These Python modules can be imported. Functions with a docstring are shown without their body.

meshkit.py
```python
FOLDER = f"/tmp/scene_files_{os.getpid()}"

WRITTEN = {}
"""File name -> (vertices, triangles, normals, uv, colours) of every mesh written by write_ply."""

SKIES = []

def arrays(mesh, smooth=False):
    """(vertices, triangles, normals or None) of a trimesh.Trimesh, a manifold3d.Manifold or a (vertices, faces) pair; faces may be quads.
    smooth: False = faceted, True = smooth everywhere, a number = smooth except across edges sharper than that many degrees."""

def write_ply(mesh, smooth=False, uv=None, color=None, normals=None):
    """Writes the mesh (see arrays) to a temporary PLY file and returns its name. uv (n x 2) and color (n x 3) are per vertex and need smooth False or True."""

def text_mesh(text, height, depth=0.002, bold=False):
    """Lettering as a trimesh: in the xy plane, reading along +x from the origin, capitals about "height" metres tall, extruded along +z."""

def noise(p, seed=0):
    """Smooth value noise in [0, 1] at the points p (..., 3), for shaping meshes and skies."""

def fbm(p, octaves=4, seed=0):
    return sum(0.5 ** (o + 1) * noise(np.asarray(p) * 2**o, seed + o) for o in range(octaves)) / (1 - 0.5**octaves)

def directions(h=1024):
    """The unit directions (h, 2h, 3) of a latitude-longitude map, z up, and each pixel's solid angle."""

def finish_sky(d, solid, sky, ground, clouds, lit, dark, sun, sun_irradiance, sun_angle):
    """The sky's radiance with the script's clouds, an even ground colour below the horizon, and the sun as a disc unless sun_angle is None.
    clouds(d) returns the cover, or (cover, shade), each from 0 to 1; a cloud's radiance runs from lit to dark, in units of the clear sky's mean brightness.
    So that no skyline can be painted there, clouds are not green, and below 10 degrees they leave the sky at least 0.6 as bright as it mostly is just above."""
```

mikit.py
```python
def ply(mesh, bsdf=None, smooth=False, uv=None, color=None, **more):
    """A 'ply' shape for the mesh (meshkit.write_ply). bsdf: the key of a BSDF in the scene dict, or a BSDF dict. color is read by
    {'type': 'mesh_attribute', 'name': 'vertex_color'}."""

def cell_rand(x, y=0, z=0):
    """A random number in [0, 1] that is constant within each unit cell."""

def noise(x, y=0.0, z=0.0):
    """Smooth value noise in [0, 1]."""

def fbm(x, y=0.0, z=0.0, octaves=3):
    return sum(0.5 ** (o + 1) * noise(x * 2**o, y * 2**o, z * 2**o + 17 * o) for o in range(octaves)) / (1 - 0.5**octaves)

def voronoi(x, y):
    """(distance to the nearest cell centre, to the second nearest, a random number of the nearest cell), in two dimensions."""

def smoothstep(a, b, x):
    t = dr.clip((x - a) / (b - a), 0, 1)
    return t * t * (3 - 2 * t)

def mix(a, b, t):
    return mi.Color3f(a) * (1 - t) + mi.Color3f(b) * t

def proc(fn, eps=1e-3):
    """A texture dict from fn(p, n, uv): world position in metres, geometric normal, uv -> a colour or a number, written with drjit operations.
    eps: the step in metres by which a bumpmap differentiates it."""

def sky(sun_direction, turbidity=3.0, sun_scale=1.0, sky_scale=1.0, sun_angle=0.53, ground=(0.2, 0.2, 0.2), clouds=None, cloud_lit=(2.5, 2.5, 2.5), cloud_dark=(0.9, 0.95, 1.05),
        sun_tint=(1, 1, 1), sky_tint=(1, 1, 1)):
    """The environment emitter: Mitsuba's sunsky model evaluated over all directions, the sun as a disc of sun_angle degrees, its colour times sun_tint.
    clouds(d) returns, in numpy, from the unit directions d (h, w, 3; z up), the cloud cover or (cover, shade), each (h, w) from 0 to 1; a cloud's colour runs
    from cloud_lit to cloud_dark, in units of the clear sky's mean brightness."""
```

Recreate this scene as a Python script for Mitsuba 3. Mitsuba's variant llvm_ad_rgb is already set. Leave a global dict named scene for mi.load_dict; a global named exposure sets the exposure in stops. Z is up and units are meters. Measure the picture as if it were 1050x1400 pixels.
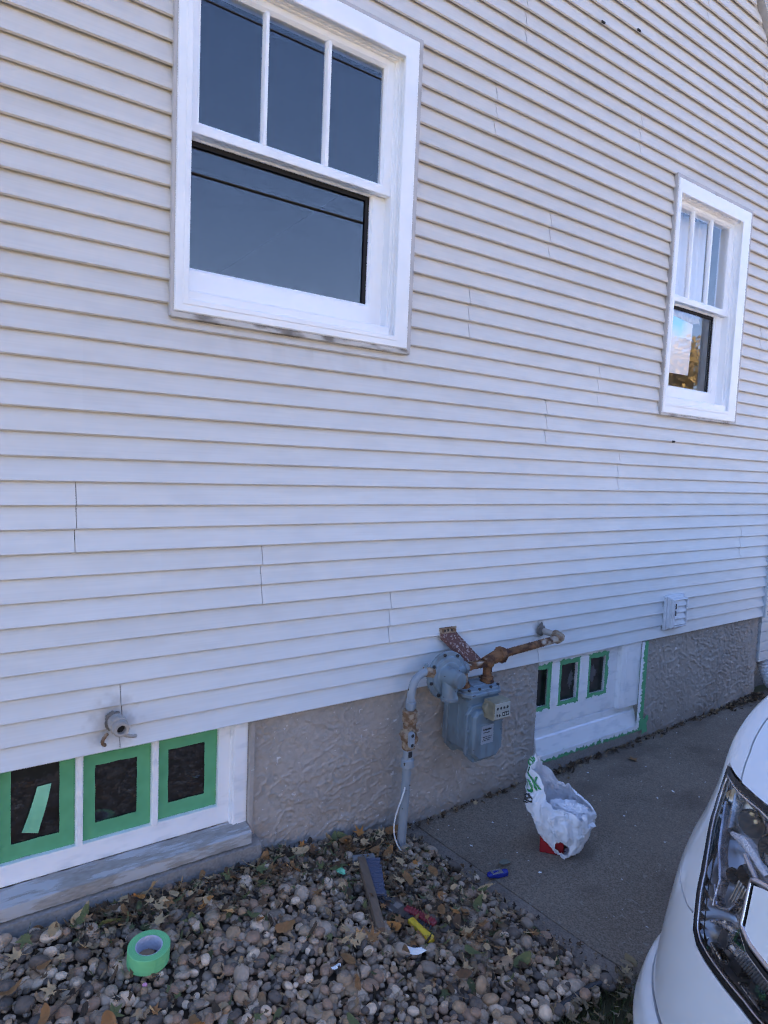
import math, random
import numpy as np, trimesh, mitsuba as mi, drjit as dr
from shapely.geometry import Polygon, box as sbox, Point, LineString
from shapely.ops import unary_union
from shapely.prepared import prep
from scipy.interpolate import PchipInterpolator
import mikit, meshkit
from mikit import proc, noise, fbm, voronoi, smoothstep, mix, cell_rand

T = mi.ScalarTransform4f
scene, labels = {}, {}

# ------------------------------------------------------------------ camera, sky, exposure
CAM = np.array([0.0, -2.22819, 1.01660])
FWD = np.array([0.562404, 0.823298, -0.076614])
UP = np.array([0.008482, 0.086918, 0.996180])
scene['camera'] = {'type': 'perspective', 'fov': 62.43, 'fov_axis': 'x', 'near_clip': 0.05, 'far_clip': 2000.0,
                   'to_world': T().look_at(origin=CAM.tolist(), target=(CAM + FWD).tolist(), up=UP.tolist())}
scene['sky'] = mikit.sky((-0.25, 1.0, 0.84), turbidity=2.2, sky_tint=(1.09, 0.965, 1.07), sun_tint=(1.0, 0.94, 0.86))
exposure = 3.78

# ------------------------------------------------------------------ helpers
def rng(seed): return np.random.default_rng(seed)

taken = {}
def nk(base):
    """base, then base_001, base_002 ..."""
    n = taken.get(base, -1) + 1
    taken[base] = n
    return base if n == 0 else f'{base}_{n:03d}'

def lab(key, label=None, cat=None, group=None, kind=None):
    d = {}
    if label: d['label'] = label
    if cat: d['category'] = cat
    if group: d['group'] = group
    if kind: d['kind'] = kind
    labels[key] = d

def put(key, mesh, bsdf, smooth=False, uv=None, color=None, **props):
    key = nk(key)
    scene[key] = mikit.ply(mesh, bsdf, smooth=smooth, uv=uv, color=color)
    if props: lab(key, **props)
    return key

def cat(*ms):
    ms = [m for m in ms if m is not None]
    return trimesh.util.concatenate(ms) if len(ms) > 1 else ms[0]

def box(x0, x1, y0, y1, z0, z1, b=0.0):
    if b <= 0:
        m = trimesh.creation.box((x1 - x0, y1 - y0, z1 - z0))
        m.apply_translation(((x0 + x1) / 2, (y0 + y1) / 2, (z0 + z1) / 2))
        return m
    b = min(b, (x1 - x0) / 2.2, (y1 - y0) / 2.2, (z1 - z0) / 2.2)
    pts = []
    for X, sx in ((x0, 1), (x1, -1)):
        for Y, sy in ((y0, 1), (y1, -1)):
            for Z, sz in ((z0, 1), (z1, -1)):
                pts += [(X, Y + sy * b, Z + sz * b), (X + sx * b, Y, Z + sz * b), (X + sx * b, Y + sy * b, Z)]
    return trimesh.convex.convex_hull(np.array(pts))

def tube(pts, r, n=20, caps=True):
    """A swept round tube along the points; r one radius or one per point."""
    p = np.asarray(pts, float)
    r = np.broadcast_to(np.asarray(r, float), (len(p),))
    t = np.gradient(p, axis=0); t /= np.linalg.norm(t, axis=1, keepdims=True) + 1e-12
    a = np.cross(t[0], [0, 0, 1.0] if abs(t[0][2]) < 0.9 else [1.0, 0, 0]); a /= np.linalg.norm(a)
    V = []; ang = np.arange(n) * 2 * np.pi / n
    for i in range(len(p)):
        a = a - t[i] * (a @ t[i]); a /= np.linalg.norm(a) + 1e-12
        b = np.cross(t[i], a)
        V.append(p[i] + r[i] * (np.cos(ang)[:, None] * a + np.sin(ang)[:, None] * b))
    V = np.vstack(V); F = []
    for i in range(len(p) - 1):
        for j in range(n):
            k = (j + 1) % n
            F += [(i * n + j, i * n + k, (i + 1) * n + k), (i * n + j, (i + 1) * n + k, (i + 1) * n + j)]
    if caps:
        c0, c1 = len(V), len(V) + 1
        V = np.vstack([V, p[0], p[-1]]); m = (len(p) - 1) * n
        for j in range(n):
            k = (j + 1) % n
            F += [(c0, k, j), (c1, m + j, m + k)]
    return trimesh.Trimesh(V, F, process=False)

def bez(p0, p1, p2, p3, n=14):
    s = np.linspace(0, 1, n)[:, None]
    p0, p1, p2, p3 = map(np.asarray, (p0, p1, p2, p3))
    return (1 - s) ** 3 * p0 + 3 * (1 - s) ** 2 * s * p1 + 3 * (1 - s) * s * s * p2 + s ** 3 * p3

def cyl(p0, p1, r0, r1=None, n=24, bev=0.0):
    p0, p1 = np.asarray(p0, float), np.asarray(p1, float)
    r1 = r0 if r1 is None else r1
    if bev > 0:
        d = (p1 - p0) / np.linalg.norm(p1 - p0)
        return tube([p0, p0 + d * bev * .001, p0 + d * bev, p1 - d * bev, p1 - d * bev * .001, p1], [r0 - bev, r0 - bev, r0, r1, r1 - bev, r1 - bev], n)
    return tube([p0, p1], [r0, r1], n)

def frame_of(z):
    z = np.asarray(z, float); z = z / np.linalg.norm(z)
    x = np.cross([0, 0, 1.0] if abs(z[2]) < .9 else [0, 1.0, 0], z); x /= np.linalg.norm(x)
    M = np.eye(4); M[:3, 0] = x; M[:3, 1] = np.cross(z, x); M[:3, 2] = z
    return M

def lathe(profile, origin, axis, n=36):
    """profile of (r, h) revolved about the axis."""
    m = trimesh.creation.revolve(np.asarray(profile, float), sections=n)
    M = frame_of(axis); M[:3, 3] = origin
    m.apply_transform(M)
    return m

def hexnut(p0, p1, r, n=6, bev=0.003):
    return cyl(p0, p1, r, n=n, bev=bev)

def extrude_xz(poly, y0, y1):
    """A shapely polygon in (x, z) as a slab from y0 to y1."""
    m = trimesh.creation.extrude_polygon(poly, abs(y1 - y0), engine='earcut')
    v = np.array(m.vertices)
    m.vertices = np.stack([v[:, 0], max(y0, y1) - v[:, 2], v[:, 1]], 1)
    return m

def ring_xz(o, i, y0, y1):
    return extrude_xz(sbox(*o).difference(sbox(*i)), y0, y1)

def bevel_ring(o, i, y0, y1, bo=.004, bi=.004):
    """A picture frame with a chamfered front (at y0): o and i are (x0, z0, x1, z1)."""
    def q(r, d): return [(r[0] + d, r[1] + d), (r[2] - d, r[1] + d), (r[2] - d, r[3] - d), (r[0] + d, r[3] - d)]
    loops = [(q(o, 0), y1), (q(o, 0), y0 + bo), (q(o, bo), y0), (q(i, -bi), y0), (q(i, 0), y0 + bi), (q(i, 0), y1)]
    V = []; F = []
    for l, y in loops: V += [(x, y, z) for x, z in l]
    n = len(loops)
    for k in range(n):
        for j in range(4):
            a, b = k * 4 + j, k * 4 + (j + 1) % 4
            c, d = ((k + 1) % n) * 4 + (j + 1) % 4, ((k + 1) % n) * 4 + j
            F += [(a, b, c), (a, c, d)]
    m = trimesh.Trimesh(np.array(V), F, process=False)
    m.unmerge_vertices()
    return m

def sphere(c, r, s=(1, 1, 1), sub=2):
    m = trimesh.creation.icosphere(subdivisions=sub, radius=1.0)
    m.apply_scale(np.array(s) * r); m.apply_translation(c)
    return m

def rot(axis, deg, about=(0, 0, 0)):
    return trimesh.transformations.rotation_matrix(math.radians(deg), axis, about)

def ragged(x0, x1, z0, z1, seed, amp=.004, step=.012, sides='tblr'):
    """A strip outline with torn edges, in (x, z)."""
    r = rng(seed)
    def w(n): return np.cumsum(r.normal(0, .5, n)) * 0 + r.normal(0, 1, n)
    nx, nz = max(3, int(abs(x1 - x0) / step)), max(3, int(abs(z1 - z0) / step))
    X, Z = np.linspace(x0, x1, nx), np.linspace(z0, z1, nz)
    f = lambda s: amp if s in sides else 0.0
    b = [(x, z0 + f('b') * a) for x, a in zip(X, w(nx))]
    rr = [(x1 + f('r') * a, z) for z, a in zip(Z[1:-1], w(nz - 2))]
    t = [(x, z1 + f('t') * a) for x, a in zip(X[::-1], w(nx))]
    l = [(x0 + f('l') * a, z) for z, a in zip(Z[::-1][1:-1], w(nz - 2))]
    return Polygon(b + rr + t + l).buffer(0)

def polys(g): return [x for x in getattr(g, 'geoms', [g]) if x.area > 1e-9 and x.geom_type == 'Polygon']

# ------------------------------------------------------------------ materials
def pr(name, color, rough=.5, spec=.5, bump=None, bscale=.001, eps=1e-3, two=True, **kw):
    b = {'type': 'principled', 'base_color': color if isinstance(color, dict) else {'type': 'rgb', 'value': list(color)}, 'roughness': rough, 'specular': spec, **kw}
    if bump is not None:
        b = {'type': 'bumpmap', 'tex': proc(bump, eps), 'scale': bscale, 'nested': b}
    if two: b = {'type': 'twosided', 'nested': b}
    scene[name] = b
    return name

def siding_col(p, n, uv):
    row = dr.floor((p.z + .001) / .2286)
    tone = .97 + .05 * cell_rand(row, 3.0, dr.floor(p.x / 2.3 + row * .37))
    grain = fbm(p.x * 5, p.z * 260, 2.0, 3)
    big = fbm(p.x * 1.3, p.z * 2.1, 5.0, 3)
    dust = smoothstep(.35, .8, fbm(p.x * 7, p.z * 22, 9.0, 3))
    # colour shifts with height: cooler at the bottom, warmer and darker towards the top
    height_mix = smoothstep(.2, 2.2, p.z + (big - .5) * .5)
    c = mix((.608, .625, .632), (.596, .562, .520), height_mix)
    c = c * (tone * (.955 + .07 * grain)) * (1 - .05 * dust)
    # soot and dirt round the two pipe holes
    def dirt(x, z, r):
        d = dr.sqrt(dr.square(p.x - x) + dr.square((p.z - z) * .9)) / r
        return (1 - smoothstep(.25, 1.0, d + (fbm(p.x * 40, p.z * 40, 4.0, 3) - .5) * .7))
    s = dr.maximum(dirt(.440, .105, .105), dirt(2.545, .172, .062))
    under = .35 * dr.maximum((1 - smoothstep(.40, .54, dr.abs(p.x - 1.11))) * (1 - smoothstep(0.0, .13, dr.abs(p.z - 1.44))), 0)
    drip = smoothstep(.50, .85, fbm(p.x * 26, p.z * 7, 7.0, 2)) * under * .30
    c = mix(c, (.22, .19, .16), s * .42)
    return mix(c, (.25, .23, .20), drip)
def siding_bump(p, n, uv): return fbm(p.x * 9, p.z * 420, 1.0, 3) + .6 * noise(p.x * 2.5, p.z * 11, 3.0)
pr('siding_vinyl', proc(siding_col), .46, .42, siding_bump, .0006, 8e-4)
pr('trim_beige', proc(lambda p, n, uv: mix((.44, .42, .405), (.33, .305, .28), smoothstep(.52, .78, fbm(p.x * 11, p.z * 11, p.y * 11, 3)))), .5, .4)
pr('trim_dirty', proc(lambda p, n, uv: mix((.50, .48, .45), (.16, .14, .12), smoothstep(.42, .72, fbm(p.x * 14, p.z * 30, p.y * 20, 4)))), .6, .3)
def white_col(p, n, uv):
    g = fbm(p.x * 6, p.z * 6, p.y * 6, 3)
    return mix((.80, .81, .82), (.745, .755, .765), smoothstep(.5, .85, g))
pr('white_paint', proc(white_col), .34, .5)
pr('white_fresh', proc(lambda p, n, uv: mix((.80, .80, .81), (.66, .68, .71), smoothstep(.50, .85, fbm(p.x * 16, p.z * 40, p.y * 40, 3)))), .4, .5)
pr('black_rubber', (.020, .020, .022), .75, .2)
pr('dark_room', (.035, .033, .032), .9, .1)
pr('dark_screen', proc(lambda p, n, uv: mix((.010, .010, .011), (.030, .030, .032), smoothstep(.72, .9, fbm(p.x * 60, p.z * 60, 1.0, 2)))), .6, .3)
pr('room_wall', (.16, .15, .14), .9, .1)
pr('roof_shingle', (.07, .068, .065), .9, .2)
scene['glass_pane'] = {'type': 'thindielectric', 'int_ior': 1.62}

def stucco_col(p, n, uv):
    a = fbm(p.x * 5, p.z * 5, p.y * 5, 4)
    b = fbm(p.x * 70, p.z * 70, p.y * 40, 3)
    c = mix((.305, .270, .238), (.405, .362, .322), a)
    c = c * (.86 + .28 * b)
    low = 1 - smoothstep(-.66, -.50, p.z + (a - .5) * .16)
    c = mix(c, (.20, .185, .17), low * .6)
    return mix(c, (.70, .70, .70), smoothstep(.935, .96, noise(p.x * 70, p.z * 70, 3.0)) * .5)
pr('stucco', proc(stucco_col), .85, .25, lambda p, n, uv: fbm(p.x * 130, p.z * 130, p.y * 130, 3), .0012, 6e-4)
pr('old_concrete', proc(lambda p, n, uv: mix((.30, .28, .26), (.17, .16, .15), fbm(p.x * 8, p.z * 26, p.y * 20, 4)) * (.8 + .4 * noise(p.x * 160, p.z * 160, p.y * 160))), .9, .2,
   lambda p, n, uv: fbm(p.x * 60, p.z * 60, p.y * 60, 4), .003, 6e-4)
def sill_col(p, n, uv):
    a = fbm(p.x * 12, p.y * 55 + p.z * 55, 1.0, 4)
    b = noise(p.x * 60, p.y * 160, p.z * 160)
    bare = mix((.22, .205, .19), (.33, .31, .285), b)
    return mix((.39, .395, .40), bare, smoothstep(.38, .62, a + .22 * (b - .5)))
pr('peeling_sill', proc(sill_col), .7, .3, lambda p, n, uv: fbm(p.x * 8, p.y * 70 + p.z * 70, 1.0, 4), .004, 6e-4)
def tape_col(p, n, uv):
    f = fbm(p.x * 26, p.z * 26, p.y * 26, 3)
    return mix((.085, .315, .148), (.125, .392, .200), f)
pr('green_tape', proc(tape_col), .6, .35)
pr('tape_light', (.24, .66, .40), .5, .4)
pr('card_core', proc(lambda p, n, uv: mix((.42, .44, .52), (.56, .58, .66), noise(p.x * 120, p.y * 120, p.z * 160))), .7, .3)

def meter_col(p, n, uv):
    a = fbm(p.x * 14, p.y * 14, p.z * 14, 4)
    c = mix((.135, .188, .225), (.190, .245, .285), a)
    chip = smoothstep(.93, .95, noise(p.x * 75, p.y * 75, p.z * 75))
    grime = smoothstep(.42, .75, fbm(p.x * 26, p.y * 26, p.z * 8, 3))
    c = mix(c, (.115, .12, .125), grime * .6)
    return mix(c, (.05, .045, .04), chip)
pr('meter_paint', proc(meter_col), .42, .5)
def pipe_grey(p, n, uv):
    a = fbm(p.x * 20, p.y * 20, p.z * 12, 3)
    chip = smoothstep(.87, .90, noise(p.x * 70, p.y * 70, p.z * 50))
    return mix(mix((.20, .235, .27), (.30, .33, .355), a), (.06, .045, .035), chip)
pr('pipe_paint', proc(pipe_grey), .5, .4)
def rust_col(p, n, uv):
    a = fbm(p.x * 40, p.y * 40, p.z * 40, 4)
    b = fbm(p.x * 14, p.y * 14, p.z * 14, 3)
    c = mix((.060, .030, .020), (.21, .105, .050), smoothstep(.3, .7, a))
    return mix(c, (.40, .345, .28), smoothstep(.57, .68, b))
pr('rust', proc(rust_col), .85, .25, lambda p, n, uv: fbm(p.x * 120, p.y * 120, p.z * 120, 3), .0015, 5e-4)
def rust2(p, n, uv):
    a = fbm(p.x * 120, p.y * 120, p.z * 120, 3)
    return mix((.115, .055, .045), (.34, .27, .25), smoothstep(.52, .72, a))
pr('rust_speckled', proc(rust2), .85, .25)
def rust3(p, n, uv):
    a = fbm(p.x * 60, p.y * 60, p.z * 60, 3)
    return mix((.15, .085, .045), (.32, .25, .18), smoothstep(.35, .7, a))
pr('rust_valve', proc(rust3), .7, .35)
pr('tan_box', proc(lambda p, n, uv: mix((.17, .155, .105), (.25, .23, .165), noise(p.x * 60, p.y * 60, p.z * 60))), .5, .4)
pr('dial_face', (.36, .37, .33), .3, .5)
pr('nameplate', (.29, .32, .36), .4, .5)
pr('dark_metal', (.03, .03, .032), .5, .5)
pr('putty_old', proc(lambda p, n, uv: mix((.42, .385, .345), (.27, .24, .21), fbm(p.x * 50, p.y * 50, p.z * 50, 3))), .8, .25)
pr('vent_plastic', proc(lambda p, n, uv: mix((.60, .615, .64), (.48, .49, .51), smoothstep(.4, .8, fbm(p.x * 20, p.y * 20, p.z * 20, 3)))), .45, .45)
pr('white_plastic', (.70, .71, .73), .4, .5)
pr('wire_white', (.62, .62, .60), .5, .4)

def asphalt_col(p, n, uv):
    a = fbm(p.x * 2.2, p.y * 2.2, 1.0, 4)
    b = noise(p.x * 210, p.y * 210, 2.0)
    c2 = noise(p.x * 90, p.y * 90, 5.0)
    c = mix((.160, .124, .090), (.235, .190, .146), a)
    c = c * (.70 + .6 * b)
    c = mix(c, (.30, .28, .25), smoothstep(.84, .94, c2) * .5)
    return mix(c, (.085, .064, .050), smoothstep(.50, .78, fbm(p.x * 3.5, p.y * 5.5, 8.0, 4)) * .5)
pr('asphalt', proc(asphalt_col), .82, .3, lambda p, n, uv: fbm(p.x * 150, p.y * 150, 1.0, 3), .0022, 6e-4)
pr('edge_concrete', proc(lambda p, n, uv: mix((.155, .126, .100), (.25, .208, .170), fbm(p.x * 9, p.y * 9, 3.0, 4)) * (.75 + .5 * noise(p.x * 200, p.y * 200, 1.0))), .85, .3)
pr('soil', proc(lambda p, n, uv: mix((.060, .044, .030), (.13, .098, .070), fbm(p.x * 25, p.y * 25, 1.0, 4))), .95, .1)
pr('lawn_ground', proc(lambda p, n, uv: mix((.055, .050, .030), (.095, .095, .050), fbm(p.x * 12, p.y * 12, 1.0, 4))), .95, .1)
pr('ground_far', proc(lambda p, n, uv: mix((.10, .115, .055), (.19, .17, .12), fbm(p.x * .2, p.y * .2, 1.0, 4))), .95, .1)

def speckle(base, other):
    def f(p, n, uv):
        a = fbm(p.x * 55, p.y * 55, p.z * 55, 3)
        b = noise(p.x * 420, p.y * 420, p.z * 420)
        return mix(base, other, smoothstep(.35, .75, a)) * (.85 + .3 * b)
    return proc(f)
STONE = [((.205, .195, .185), (.29, .28, .27)), ((.125, .12, .118), (.19, .185, .18)), ((.055, .057, .062), (.10, .10, .105)), ((.36, .345, .32), (.46, .44, .41)),
         ((.19, .155, .12), (.28, .235, .185)), ((.15, .12, .105), (.235, .19, .165)), ((.26, .25, .235), (.165, .16, .155)), ((.12, .125, .12), (.22, .215, .20))]
STONE = [tuple(tuple(np.array(q) * [1.60, 1.25, .93]) for q in ab) for ab in STONE]
pr('stone_mass', {'type': 'mesh_attribute', 'name': 'vertex_color'}, .65, .35)
LEAF = {'brown': ((.135, .072, .034), (.215, .130, .066)), 'tan': ((.27, .195, .115), (.375, .29, .185)), 'dark': ((.055, .036, .024), (.105, .066, .040)), 'green': ((.060, .078, .036), (.115, .125, .062)), 'orange': ((.24, .105, .035), (.33, .17, .06))}
LEAF = {k: tuple(tuple(np.array(q) * [1.5, 1.38, 1.2]) for q in ab) for k, ab in LEAF.items()}
pr('litter', {'type': 'mesh_attribute', 'name': 'vertex_color'}, .8, .2, two=True)
pr('grass_blade', {'type': 'mesh_attribute', 'name': 'vertex_color'}, .6, .3, two=True)
pr('paint_chip', (.66, .67, .68), .5, .4, two=True)

def wood_col(p, n, uv):
    g = fbm(p.x * 90, p.y * 14, p.z * 90, 4)
    return mix((.115, .080, .055), (.22, .16, .115), g)
pr('old_wood', proc(wood_col), .8, .25)
pr('grey_wood', proc(lambda p, n, uv: mix((.15, .148, .145), (.24, .235, .225), fbm(p.x * 30, p.y * 110, p.z * 110, 4))), .8, .25)
pr('bristle_blue', (.085, .095, .140), .6, .3)
pr('bristle_dark', (.06, .061, .066), .6, .3)
pr('steel', {'type': 'rgb', 'value': [.42, .42, .43]}, .38, .5, metallic=.85)
pr('yellow_plastic', proc(lambda p, n, uv: mix((.60, .42, .030), (.30, .20, .03), smoothstep(.58, .8, fbm(p.x * 80, p.y * 80, p.z * 80, 3)))), .4, .5)
pr('red_plastic', (.19, .018, .025), .4, .5)
pr('red_card', (.30, .016, .020), .5, .4)
pr('blue_plastic', (.018, .030, .24), .25, .6)
pr('white_paper', (.74, .75, .72), .7, .2, two=True)
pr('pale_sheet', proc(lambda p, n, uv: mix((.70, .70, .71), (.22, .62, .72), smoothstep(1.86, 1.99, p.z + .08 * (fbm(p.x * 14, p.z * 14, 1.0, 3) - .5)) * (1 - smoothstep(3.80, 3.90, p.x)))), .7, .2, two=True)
pr('pink_plastic', (.70, .30, .45), .5, .4)
scene['bag_film'] = {'type': 'twosided', 'nested': {'type': 'principled', 'base_color': {'type': 'rgb', 'value': [.74, .745, .77]}, 'roughness': .32, 'specular': .55}}
pr('print_green', (.025, .25, .075), .4, .5, two=True)
pr('print_black', (.012, .012, .014), .4, .5, two=True)

scene['car_white'] = {'type': 'twosided', 'nested': {'type': 'plastic', 'diffuse_reflectance': {'type': 'rgb', 'value': [.76, .77, .78]}, 'int_ior': 1.52, 'nonlinear': False}}
pr('car_black', (.010, .010, .011), .35, .5)
pr('car_dark_glass', (.012, .013, .015), .08, .6)
scene['chrome'] = {'type': 'roughconductor', 'material': 'Cr', 'distribution': 'ggx', 'alpha': .06}
scene['mirror'] = {'type': 'roughconductor', 'material': 'Al', 'distribution': 'ggx', 'alpha': .03}
pr('smoke_chrome', {'type': 'rgb', 'value': [.30, .305, .32]}, .20, .5, metallic=.9)
pr('light_pipe', {'type': 'rgb', 'value': [.50, .51, .56]}, .18, .6, lambda p, n, uv: dr.sin(p.y * 900 + p.z * 900), .0004, 5e-4)
pr('amber', (.55, .20, .03), .2, .6)
pr('bulb_warm', (.78, .62, .34), .25, .6)
scene['lens_clear'] = {'type': 'thindielectric', 'int_ior': 1.49}
pr('tyre', (.015, .015, .016), .8, .2)
pr('rim_metal', {'type': 'rgb', 'value': [.45, .45, .47]}, .3, .5, metallic=.9)
pr('bounce_wall', (.52, .48, .43), .8, .2)  # walls of the unseen houses added for warm bounce
pr('tree_bark', (.10, .075, .055), .9, .1)
pr('leaf_gold', (.36, .28, .13), .7, .2)
pr('cable_black', (.015, .015, .015), .6, .3)

# ------------------------------------------------------------------ ground heights
def zwall(x): return np.interp(x, [-2, 0, .35, .70, 1.0, 1.33, 1.70], [-.50, -.515, -.52, -.545, -.56, -.615, -.668])
def gz(x, y):
    x, y = np.asarray(x, float), np.asarray(y, float)
    s = np.clip(-y / 1.5, 0, 1)
    return zwall(x) * (1 - s) + (-.655) * s
def dz(x, y): return -.672 + .016 * (np.asarray(x, float) - 1.7) + np.asarray(y, float) * 0
def edge_x(y): return np.interp(-np.asarray(y, float), [-.1, 0, .28, .62, .96, 1.22, 3.5], [1.70, 1.705, 1.728, 1.760, 1.785, 1.832, 2.2])

def sheet(xs, ys, zf):
    X, Y = np.meshgrid(xs, ys, indexing='ij')
    V = np.stack([X, Y, zf(X, Y)], -1).reshape(-1, 3)
    n, m = X.shape
    i, j = np.meshgrid(np.arange(n - 1), np.arange(m - 1), indexing='ij')
    q = np.stack([i * m + j, (i + 1) * m + j, (i + 1) * m + j + 1, i * m + j + 1], -1).reshape(-1, 4)
    return trimesh.Trimesh(V, np.vstack([q[:, [0, 1, 2]], q[:, [0, 2, 3]]]), process=False)

put('ground', sheet(np.r_[-400, -60, -15, 0, 15, 60, 400], np.r_[-400, -60, -15, -4, 15, 60, 400], lambda X, Y: X * 0 - .76), 'ground_far', kind='structure', label='bare yard ground around the house')

# driveway: sheet with a real edge, plus a border strip along the gravel
def drive():
    ys = np.linspace(-9, .045, 150)
    us = np.r_[np.linspace(.085, 1.5, 60), np.linspace(1.6, 12, 40)]
    V = np.array([[edge_x(y) + u, y, 0] for u in us for y in ys])
    V[:, 2] = dz(V[:, 0], V[:, 1]) + .004 * (meshkit.fbm(V * [1.8, 1.8, 1], 3, 5) - .5) * 2
    n, m = len(us), len(ys)
    i, j = np.meshgrid(np.arange(n - 1), np.arange(m - 1), indexing='ij')
    q = np.stack([i * m + j, (i + 1) * m + j, (i + 1) * m + j + 1, i * m + j + 1], -1).reshape(-1, 4)
    skirt = [V[:m] , V[:m] - [0, 0, .006]]
    k = len(V)
    V = np.vstack([V, skirt[1]])
    F = [q[:, [0, 1, 2]], q[:, [0, 2, 3]]]
    F.append(np.array([[a, a + 1, k + a] for a in range(m - 1)])); F.append(np.array([[a + 1, k + a + 1, k + a] for a in range(m - 1)]))
    return trimesh.Trimesh(V, np.vstack(F), process=False)
put('driveway', drive(), 'asphalt', smooth=30, kind='structure', label='dark asphalt driveway running along the stucco foundation')
def drive_edge():
    ys = np.linspace(-4, .045, 160)
    r = rng(4); V = []
    for y in ys:
        w = .006 * (meshkit.fbm(np.array([y * 9, 1, 2]), 3, 2) - .5) * 2
        e = edge_x(y); z = float(dz(e, y)) - .004
        V += [(e + w, y, z - .10), (e + w, y, z - .010), (e + w + .008, y, z), (e + .095, y, z), (e + .097, y, z - .004)]
    F = []
    for i in range(len(ys) - 1):
        for j in range(4):
            a = i * 5 + j
            F += [(a, a + 1, a + 6), (a, a + 6, a + 5)]
    m = trimesh.Trimesh(np.array(V), F, process=False); m.fix_normals(); return m
put('driveway__edge_strip', drive_edge(), 'edge_concrete', smooth=30)
put('gravel_bed', sheet(np.linspace(-2.2, 1.80, 60), np.linspace(-1.06, .06, 20), lambda X, Y: gz(np.minimum(X, 1.7), Y) - .016), 'soil', kind='structure', label='bed of mixed river pebbles and leaves below the foundation')
put('lawn', sheet(np.linspace(-6, 2.15, 80), np.linspace(-6, -1.055, 50), lambda X, Y: -.69 + .012 * meshkit.fbm(np.stack([X * 4, Y * 4, X * 0], -1), 3, 3)), 'lawn_ground', smooth=True, kind='structure', label='patch of worn lawn beside the gravel bed')

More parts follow.
